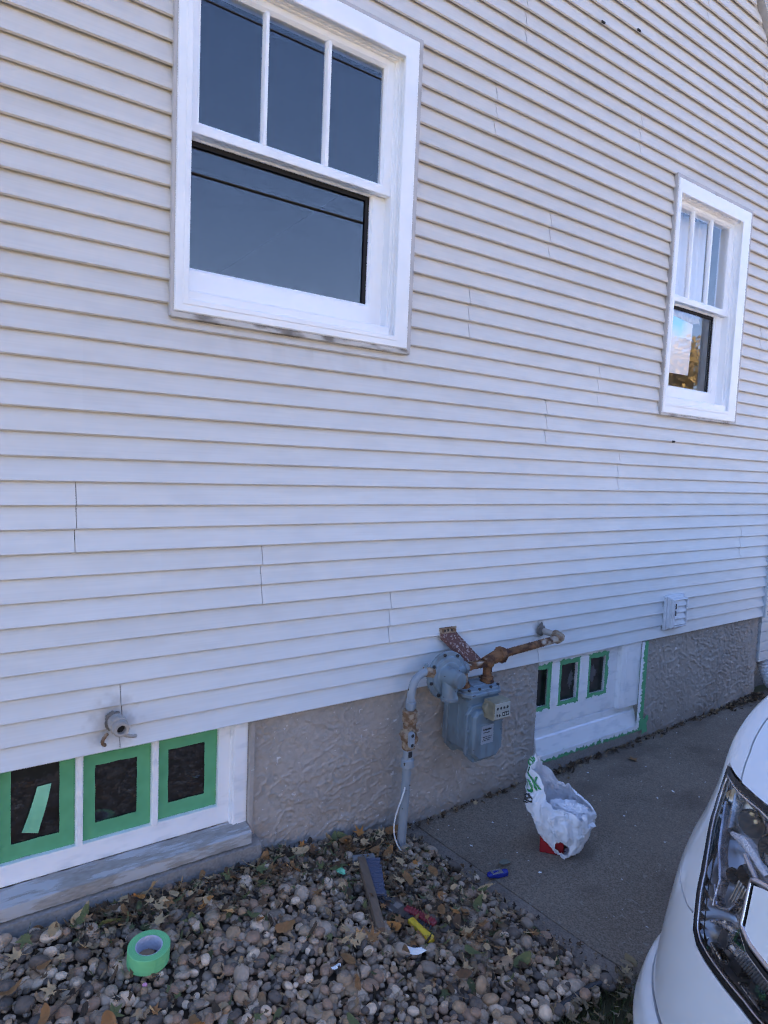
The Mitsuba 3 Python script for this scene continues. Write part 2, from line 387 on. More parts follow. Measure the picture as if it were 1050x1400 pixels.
# ------------------------------------------------------------------ house: siding
CO = .0762
lab('house', 'pale vinyl-sided house wall with white windows above a grey-brown stucco foundation', 'house')
HX0, HX1, PEAK = -1.98, 4.98, 1.5
def gable_z(x): return 3.24 + (3.48 - abs(x - PEAK))
def span(z):
    if z <= 3.24: return HX0, HX1
    d = z - 3.24
    return HX0 + d, HX1 - d
SEAMS = {0: [.472, 2.552, 3.93], 1: [1.582], 2: [.974, 4.554], 3: [-.9, .328, 4.164], 4: [3.126], 5: [-.4, 2.504], 6: [2.9], 7: [1.95], 8: [4.6], 9: [2.45], 10: [-.3], 11: [2.05, 4.75], 12: [3.115], 13: [2.208], 14: [.1], 15: [1.2, 4.345], 16: [3.667], 17: [2.6], 18: [.7]}
HOLES = [(.640, 1.585, 20, 35), (3.482, 4.285, 19, 35)]
WINZ = {}
def lap_mesh(x0, x1, z0, off, proud, seed):
    h = CO
    P = np.array([(.0190, z0 + .046), (.0140 - proud, z0 + .046), (.0072 - proud, z0 + .001), (.0060 - proud, z0), (-proud, z0 + .0044), (.0165, z0 + h - .001), (.0165, z0 + h + .042), (.0190, z0 + h + .042)])
    P[:, 0] += off; P[0, 0] = .0190; P[-1, 0] = .0190
    n = max(2, int((x1 - x0) / .12) + 1)
    xs = np.linspace(x0, x1, n)
    w = (meshkit.fbm(np.stack([xs * 1.7, xs * 0 + z0 * 3.1, xs * 0 + seed], -1), 3, 8) - .5)
    wz = (meshkit.fbm(np.stack([xs * 1.1, xs * 0 + z0 * 5.3, xs * 0 + seed], -1), 2, 9) - .5)
    V = np.zeros((n, 8, 3)); V[:, :, 0] = xs[:, None]; V[:, :, 1] = P[None, :, 0]; V[:, :, 2] = P[None, :, 1]
    V[:, 1:6, 1] += .0022 * w[:, None]; V[:, 1:5, 2] += .0030 * wz[:, None]
    V = V.reshape(-1, 3); F = []
    for i in range(n - 1):
        for j in range(8):
            a, b = i * 8 + j, i * 8 + (j + 1) % 8
            F += [(a, b + 8, b), (a, a + 8, b + 8)]
    tri = [(1, 2, 3), (1, 3, 4), (1, 4, 5), (0, 1, 5), (0, 5, 7), (5, 6, 7)]
    e = (n - 1) * 8
    F += [(a, b, c) for a, b, c in tri] + [(e + c, e + b, e + a) for a, b, c in tri]
    m = trimesh.Trimesh(V, F, process=False)
    return m
nrow = int((gable_z(PEAK) - 0) / (3 * CO))
for j in range(nrow):
    cuts = sorted(SEAMS.get(j, [1.0 + 1.3 * (j % 3)]))
    lo, hi = span((3 * j + 3) * CO)
    bounds = [HX0 - 1] + cuts + [HX1 + 1]
    for s in range(len(bounds) - 1):
        a0, b0 = bounds[s], bounds[s + 1]
        laps = []
        for c in range(3):
            k = 3 * j + c
            l, h = span((k + 1) * CO)
            jit = lambda q: .0035 * math.sin(q * 37.0 + k * 2.6)
            ivs = [(max(a0 + jit(a0), l), min(b0 + jit(b0) - .0024, h))]
            for hx0, hx1, k0, k1 in HOLES:
                if k0 <= k <= k1:
                    ivs = [q for u, v in ivs for q in ((u, min(v, hx0)), (max(u, hx1), v))]
            for u, v in ivs:
                if v - u > .012:
                    # lifted seam: the later panel lies over the earlier one
                    laps.append(lap_mesh(u, v, k * CO, -.0012 * (s % 3), .0022 if c == 0 else 0.0, j * 7 + s))
        if laps:
            panel = nk('house__siding_panel')
            for m in laps: put(panel + '__lap', m, 'siding_vinyl', smooth=False)

# wall core behind the siding, with the window openings
core = Polygon([(HX0 + .003, -.004), (HX1 - .003, -.004), (HX1 - .003, 3.235), (PEAK, gable_z(PEAK) - .01), (HX0 + .003, 3.235)])
core = core.difference(sbox(.645, 1.495, 1.53, 2.735)).difference(sbox(3.49, 1.455, 4.28, 2.735))
put('house__wall_core', extrude_xz(core, .0193, .14), 'room_wall')
# shell: side walls, back, roof, floors (dark rooms behind the panes)
shell = cat(box(HX0, HX0 + .12, .142, 8, -.7, 3.2), box(HX1 - .12, HX1, .142, 8, -.7, 3.2), extrude_xz(Polygon([(HX0, -.7), (HX1, -.7), (HX1, 3.2), (PEAK, 6.68), (HX0, 3.2)]), 8.0, 8.12))
put('house__side_walls', shell, 'siding_vinyl')
put('house__floor_slab', cat(box(HX0 + .12, HX1 - .12, .26, 7.99, .0, .14), box(HX0 + .12, HX1 - .12, .26, 7.99, 3.0, 3.1), box(HX0 + .12, HX1 - .12, .25, 7.99, -1.4, -1.3), box(2.4, 2.5, .26, 7.98, -1.29, -.005), box(2.4, 2.5, .26, 7.98, .145, 2.99)), 'dark_room')
def roof_slab(sign):
    w = 3.48 + .30
    P = Polygon([(PEAK, gable_z(PEAK) + .10), (PEAK + sign * w, gable_z(PEAK) + .10 - w), (PEAK + sign * w, gable_z(PEAK) + .24 - w), (PEAK, gable_z(PEAK) + .24)])
    return extrude_xz(P, -.085, 8.3)
put('house__roof', cat(roof_slab(1), roof_slab(-1)), 'roof_shingle')
for sgn in (1, -1):
    w = 3.48 + .1
    P = Polygon([(PEAK, gable_z(PEAK) - .03), (PEAK + sgn * w, gable_z(PEAK) - .03 - w), (PEAK + sgn * w, gable_z(PEAK) + .097 - w), (PEAK, gable_z(PEAK) + .097)])
    put('house__rake_board', extrude_xz(P, -.032, .012), 'trim_beige')
put('house__corner_post', cat(box(HX1 - .010, HX1 + .012, -.014, .08, -.006, 3.24, .003)), 'siding_vinyl')

# ------------------------------------------------------------------ house: upper windows
def window(key, J, C, O, jamb, up_o, up_g, mun, lo_o, lo_g, gasket, seed):
    """all rectangles (x0, z0, x1, z1)"""
    lo = (J[0], J[1], J[2], J[3])
    # J-channel: left, right, top and a grubby bottom strip, each stands proud of the laps
    put(key + '__channel', bevel_ring(J, (C[0] + .001, C[1] + .001, C[2] - .001, C[3] - .001), -.013, .010, .0015, .0015), 'trim_beige')
    put(key + '__channel', box(J[0] + .004, J[2] - .006, -.017, .006, J[1] - .004, C[1] - .0015, .002), 'trim_dirty')
    # casing with a stepped inner bead
    put(key + '__casing', cat(bevel_ring(C, O, -.021, .020, .004, .006), bevel_ring((O[0] - .02, O[1] - .02, O[2] + .010, O[3] + .012), (O[0] + .001, O[1] + .001, O[2] - .008, O[3] - .007), -.0235, -.019, .002, .003)), 'white_paint', smooth=False)
    put(key + '__jamb', cat(bevel_ring((O[0] - .02, O[1] - .02, O[2] + .02, O[3] + .02), (jamb[0], O[1] + .004, jamb[2] + .010, jamb[3] + .006), .006, .12, .002, .003), bevel_ring((O[0] - .02, O[1] - .02, O[2] + .02, O[3] + .02), jamb, .019, .125, .002, .003)), 'white_paint')
    sill = extrude_xz(Polygon([(0, 0), (1, 0), (1, 1), (0, 1)]), 0, 1)
    put(key + '__sill', box(jamb[0] + .001, jamb[2] - .001, -.010, .052, O[1] - .01, lo_o[1] - .005, .004), 'white_paint')
    # upper sash in front, with muntins; lower sash behind
    put(key + '__upper_sash', bevel_ring(up_o, up_g, .030, .058, .002, .011), 'white_paint')
    for x0, x1 in mun:
        zc0, zc1 = up_g[1] - .004, up_g[3] + .004
        xm = (x0 + x1) / 2; w = (x1 - x0) / 2
        prof = Polygon([(xm - w, .046), (xm - w * .55, .034), (xm - w * .4, .033), (xm + w * .4, .033), (xm + w * .55, .034), (xm + w, .046), (xm + w, .055), (xm - w, .055)])
        m = trimesh.creation.extrude_polygon(prof, zc1 - zc0, engine='earcut'); m.apply_translation((0, 0, zc0))
        put(key + '__muntin', m, 'white_paint')
    xs = [up_g[0]] + [q for x in mun for q in x] + [up_g[2]]
    for i in range(0, len(xs), 2):
        put(key + '__upper_pane', extrude_sheet(xs[i] - .004, xs[i + 1] + .004, up_g[1] - .006, up_g[3] + .006, .049, seed + i), 'glass_pane')
    put(key + '__lower_sash', bevel_ring(lo_o, lo_g, .066, .098, .002, .010), 'white_paint')
    put(key + '__lower_pane', extrude_sheet(lo_g[0] - .006, lo_g[2] + .006, lo_g[1] - .006, lo_g[3] + .006, .0905, seed + 9), 'glass_pane')
    gw, gh = gasket
    gw, gh = gw * .8, gh * .6
    put(key + '__dark_gasket', cat(box(lo_g[2] - gw, lo_g[2] + .001, .082, .0885, lo_g[1] - .002, lo_g[3] + .004), box(lo_g[0] - .002, lo_g[2] - gw - .0005, .082, .0885, lo_g[3] - gh, lo_g[3] + .004)), 'black_rubber')
def extrude_sheet(x0, x1, z0, z1, y, seed):
    V = np.array([(x0, y, z0), (x1, y, z0), (x1, y, z1), (x0, y, z1)])
    return trimesh.Trimesh(V, [(0, 1, 2), (0, 2, 3)], process=False)

w1 = 'house__window'
window(w1, (.609, 1.4835, 1.614, 2.750), (.621, 1.500, 1.591, 2.731), (.668, 1.546, 1.530, 2.656), (.660, 1.560, 1.505, 2.643),
       (.655, 2.116, 1.509, 2.648), (.711, 2.158, 1.460, 2.610), [(.939, .963), (1.193, 1.221)], (.645, 1.5845, 1.509, 2.150), (.697, 1.676, 1.4375, 2.112), (.020, .028), 1)
lab(w1, label='large white double-hung window with a three-pane upper sash')
w2 = nk('house__window') if False else 'house__window_001'
window(w2, (3.459, 1.3745, 4.324, 2.753), (3.469, 1.385, 4.293, 2.728), (3.500, 1.448, 4.203, 2.654), (3.510, 1.462, 4.188, 2.640),
       (3.505, 2.062, 4.192, 2.645), (3.552, 2.104, 4.150, 2.610), [(3.718, 3.746), (3.926, 3.954)], (3.505, 1.490, 4.192, 2.100), (3.575, 1.570, 4.114, 2.055), (.016, .030), 30)
lab(w2, label='smaller white double-hung window farther along the wall')
put('house__window__gap_shade', cat(box(.70, 1.20, .0645, .066, 1.5815, 1.5842), box(1.31, 1.36, .0645, .066, 1.5815, 1.5840)), 'dark_metal')  # dark strips put in for the shade of the gap under the sash

# ------------------------------------------------------------------ house: foundation
def stucco_grid(x0, x1, z0, z1, y, seed, step=.0036, edge=None):
    xs = np.arange(x0, x1 + step / 2, step); zs = np.arange(z0, z1 + step / 2, step)
    X, Z = np.meshgrid(xs, zs, indexing='ij')
    p = np.stack([X, Z, X * 0], -1)
    warp = meshkit.fbm(p * 5, 3, seed + 3)
    # trowelled skip texture: thick flat daubs with ridged edges
    d1 = meshkit.fbm(np.stack([X * 15 + warp * 3.0, Z * 22 + warp * 2.5, X * 0], -1), 3, seed)
    ridge = 1 - np.abs(2 * d1 - 1)
    daub = np.clip((ridge - .80) / .14, 0, 1)
    d2 = meshkit.fbm(np.stack([X * 55 - warp * 3, Z * 38 + warp * 4, X * 0], -1), 3, seed + 7)
    pits = np.clip((d2 - .62) / .12, 0, 1)
    d3 = meshkit.fbm(np.stack([X * 30 + warp * 8.0 + Z * 9, Z * 52 - warp * 10.0, X * 0 + 3], -1), 2, seed + 21)
    stroke = np.clip(1 - np.abs(2 * d3 - 1) / .11, 0, 1) * np.clip((meshkit.fbm(p * 9, 2, seed + 23) - .38) / .2, 0, 1)
    area = np.clip((meshkit.fbm(p * 2.2, 3, seed + 11) - .28) / .22, 0, 1)
    fine = meshkit.fbm(np.stack([X * 48 + warp * 9, Z * 70 - warp * 7, X * 0], -1), 3, seed + 15) - .5
    Y = y - .0046 * daub * (.35 + .65 * area) - .0048 * (meshkit.fbm(p * 16, 3, seed + 5) - .5) * 2 * (.5 + .5 * area) + .0045 * pits * (.3 + .7 * area) - .0036 * fine - .0042 * stroke - .010 * (meshkit.fbm(p * 3, 2, seed + 9) - .5)
    if edge is not None: X, Y = edge(X, Y, Z)
    n, m = X.shape
    V = np.stack([X, Y, Z], -1).reshape(-1, 3)
    i, j = np.meshgrid(np.arange(n - 1), np.arange(m - 1), indexing='ij')
    q = np.stack([i * m + j, (i + 1) * m + j, (i + 1) * m + j + 1, i * m + j + 1], -1).reshape(-1, 4)
    return trimesh.Trimesh(V, np.vstack([q[:, [0, 1, 2]], q[:, [0, 2, 3]]]), process=False)

YS = .030
fpoly = Polygon([(HX0 + .01, -1.0), (HX1 - .012, -1.0), (HX1 - .012, -.006), (HX0 + .01, -.006)])
fpoly = fpoly.difference(sbox(-.02, -.44, .948, .1)).difference(sbox(2.60, -.566, 3.497, .1))
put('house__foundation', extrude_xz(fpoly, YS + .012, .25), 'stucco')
def wavy_right(X, Y, Z):
    # rounded, wavy return into the window opening at x = 2.60
    t = np.clip((X - 2.560) / .040, 0, 1)
    X = X + t * (.014 * np.sin(Z * 17 + .6) + .007 * np.sin(Z * 47 + 1))
    return X, Y + t ** 3 * .030
def wavy_left(X, Y, Z):
    t = np.clip((3.530 - X) / .030, 0, 1)
    return X, Y + t ** 3 * .012
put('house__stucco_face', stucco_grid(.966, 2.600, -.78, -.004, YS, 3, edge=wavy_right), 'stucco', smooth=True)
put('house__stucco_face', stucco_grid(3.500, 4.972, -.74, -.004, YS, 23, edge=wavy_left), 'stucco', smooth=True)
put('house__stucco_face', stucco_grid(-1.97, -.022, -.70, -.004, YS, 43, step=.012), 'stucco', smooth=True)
put('house__stucco_return', stucco_grid(0, .25, -.74, -.004, 0, 63).apply_transform(np.array([[0, -1, 0, HX1 - .010], [1, 0, 0, .036], [0, 0, 1, 0], [0, 0, 0, 1.0]])), 'stucco', smooth=True)
put('house__concrete_footing', cat(box(2.585, 3.52, .018, .05, -.80, -.572, .004)), 'old_concrete')
put('house__stucco_bead', box(.948, .968, .012, .05, -.470, -.006, .003), 'stucco')

# ------------------------------------------------------------------ basement windows
def basement_window(key, frame, jamb_x, sash, panes, tape, blk, seed, depth):
    """sash opening rectangle and three panes; tape masks each pane around a bare dark patch"""
    yS = depth
    hole = sbox(*sash)
    body = sbox(sash[0], sash[1], sash[2], sash[3])
    for p_ in panes: body = body.difference(sbox(*p_))
    put(key + '__sash', extrude_xz(body, yS, yS + .035), 'white_fresh')
    for i in range(2):
        a, b = panes[i][2], panes[i + 1][0]
        put(key + '__muntin', box(a + .002, b - .002, yS - .006, yS + .001, panes[0][1] - .004, panes[0][3] + .004, .0025), 'white_fresh')
    for p_ in panes:
        put(key + '__pane', extrude_sheet(p_[0] - .003, p_[2] + .003, p_[1] - .003, p_[3] + .003, yS + .0205, 0), 'glass_pane')
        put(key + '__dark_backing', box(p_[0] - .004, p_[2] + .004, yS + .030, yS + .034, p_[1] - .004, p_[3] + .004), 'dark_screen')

bw = 'house__basement_window'
PL = [(.113, -.337, .338, -.012), (.361, -.337, .589, -.012), (.613, -.334, .837, -.012)]
basement_window(bw, (-.02, -.46, .948, -.006), .885, (.052, -.408, .888, -.006), PL, None, None, 5, .056)
lab(bw, label='basement window with wide green tape around its dark panes and a peeling sill')
for q in ((.889, .947, .030, .12, -.452, -.006, .004), (-.018, .050, .030, .12, -.440, -.006, .004)): put(bw + '__jamb', box(*q), 'white_fresh')
put(bw + '__stop_bead', box(.8815, .8885, .040, .056, -.415, -.006, .002), 'white_fresh')
bl = [(.148, -.281, .290, -.0), (.402, -.280, .541, -.073), (.652, -.277, .788, -.073)]
for i, (p_, b_) in enumerate(zip(PL, bl)):
    y0 = .056 + .0185
    def strip(x0, x1, z0, z1, s, off):
        g = ragged(x0, x1, z0, z1, s, .0007, .03)
        for q in polys(g): put(bw + '__masking_tape', extrude_xz(q, y0 - off - .0004, y0 - off), 'green_tape')
    strip(p_[0] + .001, b_[0], p_[1] + .001, p_[3] + .012, i * 10 + 1, .0000)
    strip(b_[2], p_[2] - .001, p_[1] + .001, p_[3] + .012, i * 10 + 2, .0000)
    strip(p_[0] + .001, p_[2] - .001, p_[1] + .001, b_[1], i * 10 + 3, .0006)
    if b_[3] < -.02: strip(p_[0] + .001, p_[2] - .001, b_[3], p_[3] + .012, i * 10 + 4, .0006)
# a loose strip of tape hanging over the first pane
def loose_strip():
    n = 14; V = []; F = []
    for i in range(n):
        s = i / (n - 1)
        a = np.array([.224, 0, -.103]) * (1 - s) + np.array([.178, 0, -.246]) * s
        b = np.array([.266, 0, -.101]) * (1 - s) + np.array([.226, 0, -.262]) * s
        y = .0735 - .010 * math.sin(s * math.pi) - .006 * s
        V += [(a[0], y, a[2]), (b[0], y - .003 * math.sin(6 * s), b[2])]
    for i in range(n - 1): F += [(2 * i, 2 * i + 1, 2 * i + 3), (2 * i, 2 * i + 3, 2 * i + 2)]
    V = np.array(V); m = trimesh.Trimesh(V, F, process=False)
    return m
pr('strip_tape', proc(lambda p, n, uv: mix((.16, .46, .27), (.24, .58, .36), fbm(p.x * 40, p.z * 12, 1.0, 3))), .5, .4, two=True)
put('tape_strip', loose_strip(), 'strip_tape', smooth=True, label='loose diagonal strip of green tape on the leftmost basement pane', cat='tape')
# sill and the concrete ledge under it
sp = [( .052, -.409), (.030, -.412), (-.022, -.422), (-.030, -.427), (-.030, -.470), (-.024, -.474), (.052, -.474)]
def sill_mesh(x0, x1, prof, seed, amp=.0025):
    xs = np.linspace(x0, x1, 160); P = np.array(prof); n = len(P); V = []
    for x in xs:
        w = meshkit.fbm(np.stack([np.full(n, x * 14), P[:, 0] * 60, P[:, 1] * 60], -1), 3, seed) - .5
        w2 = meshkit.fbm(np.stack([np.full(n, x * 50), P[:, 0] * 90, P[:, 1] * 90], -1), 2, seed + 1) - .5
        V += [(x, p[0] + amp * 2 * a + amp * b, p[1] + amp * 1.5 * b) for p, a, b in zip(P, w, w2)]
    F = []
    for i in range(len(xs) - 1):
        for j in range(n - 1):
            a = i * n + j; F += [(a, a + n, a + n + 1), (a, a + n + 1, a + 1)]
    c = [list(range(n)), list(range((len(xs) - 1) * n, len(xs) * n))]
    for l, s in ((c[0], 1), (c[1], -1)):
        for k in range(1, n - 1): F.append((l[0], l[k], l[k + 1])[::s])
    m = trimesh.Trimesh(np.array(V), F, process=False); m.fix_normals(); return m
put(bw + '__sill', sill_mesh(-.018, .945, sp, 5), 'peeling_sill', smooth=40, label='weathered wooden sill with peeling white paint')
lp = [(.05, -.476), (-.020, -.478), (-.034, -.485), (-.038, -.53), (-.040, -.75), (.05, -.75)]
put('house__foundation_ledge', sill_mesh(-1.95, .985, lp, 15, .005), 'old_concrete', smooth=40)

bv = 'house__basement_window_001'
PR = [(2.545, -.284, 2.716, -.044), (2.784, -.284, 2.955, -.044), (3.036, -.284, 3.212, -.044)]
basement_window(bv, None, 3.3, (2.46, -.398, 3.300, -.006), PR, None, None, 9, .052)
lab(bv, label='freshly painted white basement window edged with green tape, beyond the gas meter')
put(bv + '__frame', cat(box(3.3035, 3.498, .018, .13, -.405, -.006, .005), box(2.44, 3.301, .080, .13, -.45, -.40, .003), box(3.345, 3.352, .0155, .02, -.40, -.006, .002)), 'white_fresh')
svp = [(.075, -.400), (.050, -.4035), (.049, -.445), (.040, -.450), (.022, -.520), (.016, -.530), (.016, -.552), (.075, -.560)]
put(bv + '__sill', sill_mesh(2.607, 3.496, svp, 25, .0015), 'white_fresh', smooth=30)
blr = [(2.572, -.272, 2.686, -.064), (2.803, -.271, 2.941, -.064), (3.054, -.273, 3.191, -.062)]
for i, (p_, b_) in enumerate(zip(PR, blr)):
    g = ragged(p_[0] - .006, p_[2] + .006, p_[1] - .012, p_[3] + .008, 60 + i, .0045, .012).difference(ragged(b_[0], b_[2], b_[1], b_[3], 70 + i, .0025, .02))
    for q in polys(g): put(bv + '__masking_tape', extrude_xz(q, .0505, .0512), 'green_tape')
    for e, (cx, cz) in enumerate(((b_[2] - .035, -.15), (b_[0] + .05, -.17))[:2 if i else 0]):
        pass
# paint smears on two panes
for i, (cx, cz, rx, rz) in enumerate([(2.905, -.17, .020, .045), (3.105, -.165, .026, .040), (3.125, -.155, .018, .012)]):
    r = rng(90 + i); a = np.linspace(0, 2 * np.pi, 26)[:-1]
    q = Polygon([(cx + rx * math.cos(t) * (1 + .35 * r.normal()), cz + rz * math.sin(t) * (1 + .25 * r.normal())) for t in a]).buffer(0)
    for g in polys(q): put(bv + '__paint_smear', extrude_xz(g, .0715, .0722), 'smear_grey' if 'smear_grey' in scene else pr('smear_grey', (.10, .10, .105), .6, .3))
tb = ragged(2.612, 3.565, -.577, -.542, 81, .0035, .014)
for q in polys(tb): put(bv + '__masking_tape', extrude_xz(q, .0125, .0135), 'green_tape')
tr = ragged(3.490, 3.552, -.560, -.008, 82, .006, .016, 'l').union(ragged(3.545, 3.600, -.600, -.50, 84, .006, .012))
for q in polys(tr): put(bv + '__masking_tape', extrude_xz(q, .0105, .0115), 'green_tape')
sm = ragged(2.615, 3.500, -.558, -.535, 83, .0075, .012, 'b').intersection(ragged(2.60, 3.50, -.60, -.53, 88, .0, .05))
for q in polys(sm): put(bv + '__paint_edge', extrude_xz(q, .0090, .0122), 'white_fresh')
sm = ragged(3.485, 3.510, -.55, -.008, 86, .0075, .010, 'r')
for q in polys(sm): put(bv + '__paint_edge', extrude_xz(q, .0070, .0102), 'white_fresh')

# sheet added for an unclear pale and cyan area in the far window
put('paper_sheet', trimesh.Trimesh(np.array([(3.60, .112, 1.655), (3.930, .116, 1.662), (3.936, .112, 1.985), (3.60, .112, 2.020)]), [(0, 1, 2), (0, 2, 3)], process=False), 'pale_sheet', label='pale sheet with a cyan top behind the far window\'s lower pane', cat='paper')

xs = np.linspace(3.52, 4.10, 90)
cz = np.array([2.02, 2.66]); CVv = np.array([(x, .175 + .012 * math.sin(x * 95) + .006 * math.sin(x * 41 + 1), z) for x in xs for z in cz])
put('curtain', trimesh.Trimesh(CVv, [f for i in range(89) for f in ((2 * i, 2 * i + 2, 2 * i + 3), (2 * i, 2 * i + 3, 2 * i + 1))], process=False), pr('curtain_cloth', (.66, .67, .70), .9, .1), smooth=True, label='pale pleated curtain behind the upper panes of the far window', cat='curtain')

# ------------------------------------------------------------------ wing beyond the corner
wing = cat(*[extrude_yz for extrude_yz in [lap_mesh(HX1 + .02, 8.5, -.40 + k * CO, .30, 0, 900 + k).apply_translation((0, 0, 0)) for k in range(40)]])
v = np.array(wing.vertices); v[:, 1] = np.where(v[:, 1] < .02, v[:, 1] + .0, v[:, 1]); wing.vertices = v
put('house__wing_siding', wing, 'siding_vinyl')
put('house__wing_foundation', cat(box(HX1 + .005, 8.5, .330, .5, -.9, -.402), box(HX1 + .005, 8.5, .32, .5, -.40, 2.7)), 'old_concrete')

# corrugated drain hose at the corner
hp = bez((5.26, .12, -.30), (5.19, .07, -.40), (5.14, .02, -.52), (5.36, -.02, -.64), 60)
hr = .050 + .006 * np.sign(np.sin(np.arange(60) * 2 * np.pi / 3.0)) * np.abs(np.sin(np.arange(60) * 2 * np.pi / 3.0)) ** .5
hr[:6] *= np.linspace(.75, 1, 6)
put('drain_hose', tube(hp, hr, 24), 'white_plastic', smooth=50, label='white corrugated drain hose at the far foundation corner', cat='hose')

# ------------------------------------------------------------------ vent on the siding
vt = 'wall_vent'
lab(vt, 'white louvred wall vent on the siding near the house corner', 'vent')
put(vt + '__base', cat(box(3.668, 3.866, -.016, .006, .046, .268, .006), box(3.676, 3.858, -.026, -.014, .054, .260, .006)), 'vent_plastic')
put(vt + '__hood_frame', bevel_ring((3.686, .066, 3.850, .250), (3.716, .078, 3.842, .240), -.052, -.024, .006, .003), 'vent_plastic')
for k in range(4):
    z = .080 + k * .040
    prof = Polygon([(-.030, z), (-.049, z + .001), (-.050, z + .004), (-.036, z + .038), (-.030, z + .038)])
    m = trimesh.creation.extrude_polygon(prof, .122, engine='earcut'); vv = np.array(m.vertices)
    m.vertices = np.stack([3.718 + vv[:, 2], vv[:, 0], vv[:, 1]], 1); m.invert() if m.volume < 0 else None
    put(vt + '__louver', m, 'vent_plastic')
put(vt + '__louver_clip', cat(box(3.712, 3.719, -.056, -.040, .186, .222, .001), box(3.712, 3.719, -.056, -.040, .146, .176, .001)), 'dark_metal')

# ------------------------------------------------------------------ pipe stub by the left basement window
ps = 'pipe_stub'
lab(ps, 'short open pipe stub poking through dirty siding above the left basement window', 'pipe')
C0 = np.array([.449, 0, .108])
ax = np.array([.06, -1, -.05]); ax /= np.linalg.norm(ax)
put(ps + '__sleeve', lathe([(0, -.01), (.026, -.01), (.026, .028), (.022, .032), (.022, .05), (0, .05)], C0, ax, 24), 'putty_old', smooth=40)
put(ps + '__collar', hexnut(C0 + ax * .034, C0 + ax * .058, .031, 8, .003), 'putty_old')
put(ps + '__spout', lathe([(.011, .056), (.024, .056), (.026, .062), (.026, .082), (.023, .086), (.015, .086), (.0145, .060)], C0, ax, 28), 'putty_old', smooth=40)
put(ps + '__bore', lathe([(0, .066), (.0146, .066), (.0146, .068), (0, .068)], C0, ax, 20), 'black_rubber')
blob = sphere((.441, -.004, .112), .027, (1, .35, 1.15), 3); vv = np.array(blob.vertices); vv += (meshkit.fbm(vv * 60, 3, 4)[:, None] - .5) * [.03, .012, .03]; blob.vertices = vv
put(ps + '__old_caulk', blob, pr('caulk_dark', (.15, .135, .12), .9, .1), smooth=True)
put(ps + '__tie', tube(bez((.425, -.012, .070), (.405, -.02, .055), (.40, -.03, .045), (.416, -.02, .034), 10), .006, 8), 'rust_valve', smooth=True)
put(ps + '__tie', tube(bez((.470, -.05, .070), (.49, -.045, .06), (.50, -.03, .05), (.515, -.012, .043), 10), .006, 8), 'putty_old', smooth=True)
# small dark gaps where the siding is chipped
for x, z in ((3.63, 1.222), (3.023, 3.357), (2.732, 3.280)):
    put('house__siding_chip', box(x - .012, x + .016, -.0055, .001, z - .006, z + .006, .002), 'black_rubber')

# ------------------------------------------------------------------ gas meter
gm = 'gas_meter'
lab(gm, 'grey-blue gas meter with rusty pipes on the wall between the basement windows', 'gas meter')
def rrect(x0, z0, x1, z1, c):
    return Polygon([(x0 + c, z0), (x1 - c, z0), (x1, z0 + c), (x1, z1 - c * .7), (x1 - c * .7, z1), (x0 + c * .7, z1), (x0, z1 - c * .7), (x0, z0 + c)]).buffer(-.008).buffer(.008, quad_segs=4)
def slab(poly, y0, y1, bev):
    """a slab with a chamfered front (towards -y)"""
    pts = []
    for y, d in ((y1, 0), (y0 + bev, 0), (y0, -bev)):
        pts += [(x, y, z) for x, z in poly.buffer(d).exterior.coords]
    return trimesh.convex.convex_hull(np.array(pts))
cov = rrect(1.882, -.315, 2.102, -.050, .048).buffer(-.02).buffer(.02, quad_segs=6)
put(gm + '__front_flange', slab(cov, -.196, -.182, .003), 'meter_paint', smooth=30)
put(gm + '__front_cover', slab(cov.buffer(-.018), -.226, -.190, .010), 'meter_paint', smooth=30)
put(gm + '__back_flange', slab(cov, -.058, -.044, .003), 'meter_paint', smooth=30)
put(gm + '__back_cover', slab(cov.buffer(-.018), -.050, -.012, .003), 'meter_paint', smooth=30)
mid = trimesh.convex.convex_hull(np.array([(x, y, z) for y in (-.184, -.056) for x, z in rrect(1.896, -.300, 2.088, .000, .045).exterior.coords]))
put(gm + '__body', mid, 'meter_paint', smooth=30)
put(gm + '__body_rib', box(1.890, 1.899, -.128, -.112, -.22, -.06, .003), 'meter_paint')
top = Polygon([(1.880, -.160), (1.905, -.196), (2.075, -.196), (2.108, -.160), (2.108, -.080), (2.075, -.045), (1.905, -.045), (1.880, -.080)])
def slab_z(poly, z0, z1, bev=.004):
    pts = [(x, y, z0) for x, y in poly.exterior.coords] + [(x, y, z1 - bev) for x, y in poly.exterior.coords] + [(x, y, z1) for x, y in poly.buffer(-bev, join_style=2).exterior.coords]
    return trimesh.convex.convex_hull(np.array(pts))
put(gm + '__top_plate', cat(slab_z(top.buffer(.004), -.012, .004), slab_z(top.buffer(-.008), .003, .016), slab_z(Polygon([(1.955, -.150), (2.03, -.150), (2.03, -.09), (1.955, -.09)]), .014, .022, .002)), 'meter_paint')
for x, y in ((1.905, -.176), (1.96, -.184), (2.03, -.184), (2.085, -.172), (2.098, -.115), (2.075, -.062), (1.99, -.058), (1.905, -.064)):
    put(gm + '__bolt', hexnut((x, y, .013), (x, y, .022), .0075, 6, .0015), 'dark_metal')
cp = cov.buffer(-.0085).exterior
for k in range(10):
    q = cp.interpolate((k + .35) / 10, normalized=True)
    put(gm + '__bolt', hexnut((q.x, -.194, q.y), (q.x, -.203, q.y), .0065, 6, .001), 'meter_paint')
put(gm + '__nameplate', cat(slab(sbox(1.940, -.222, 2.018, -.134), -.2285, -.2255, .001)), 'nameplate')
put(gm + '__nameplate_rim', bevel_ring((1.937, -.225, 2.021, -.131), (1.942, -.220, 2.016, -.136), -.2298, -.2258, .001, .001), 'meter_paint')
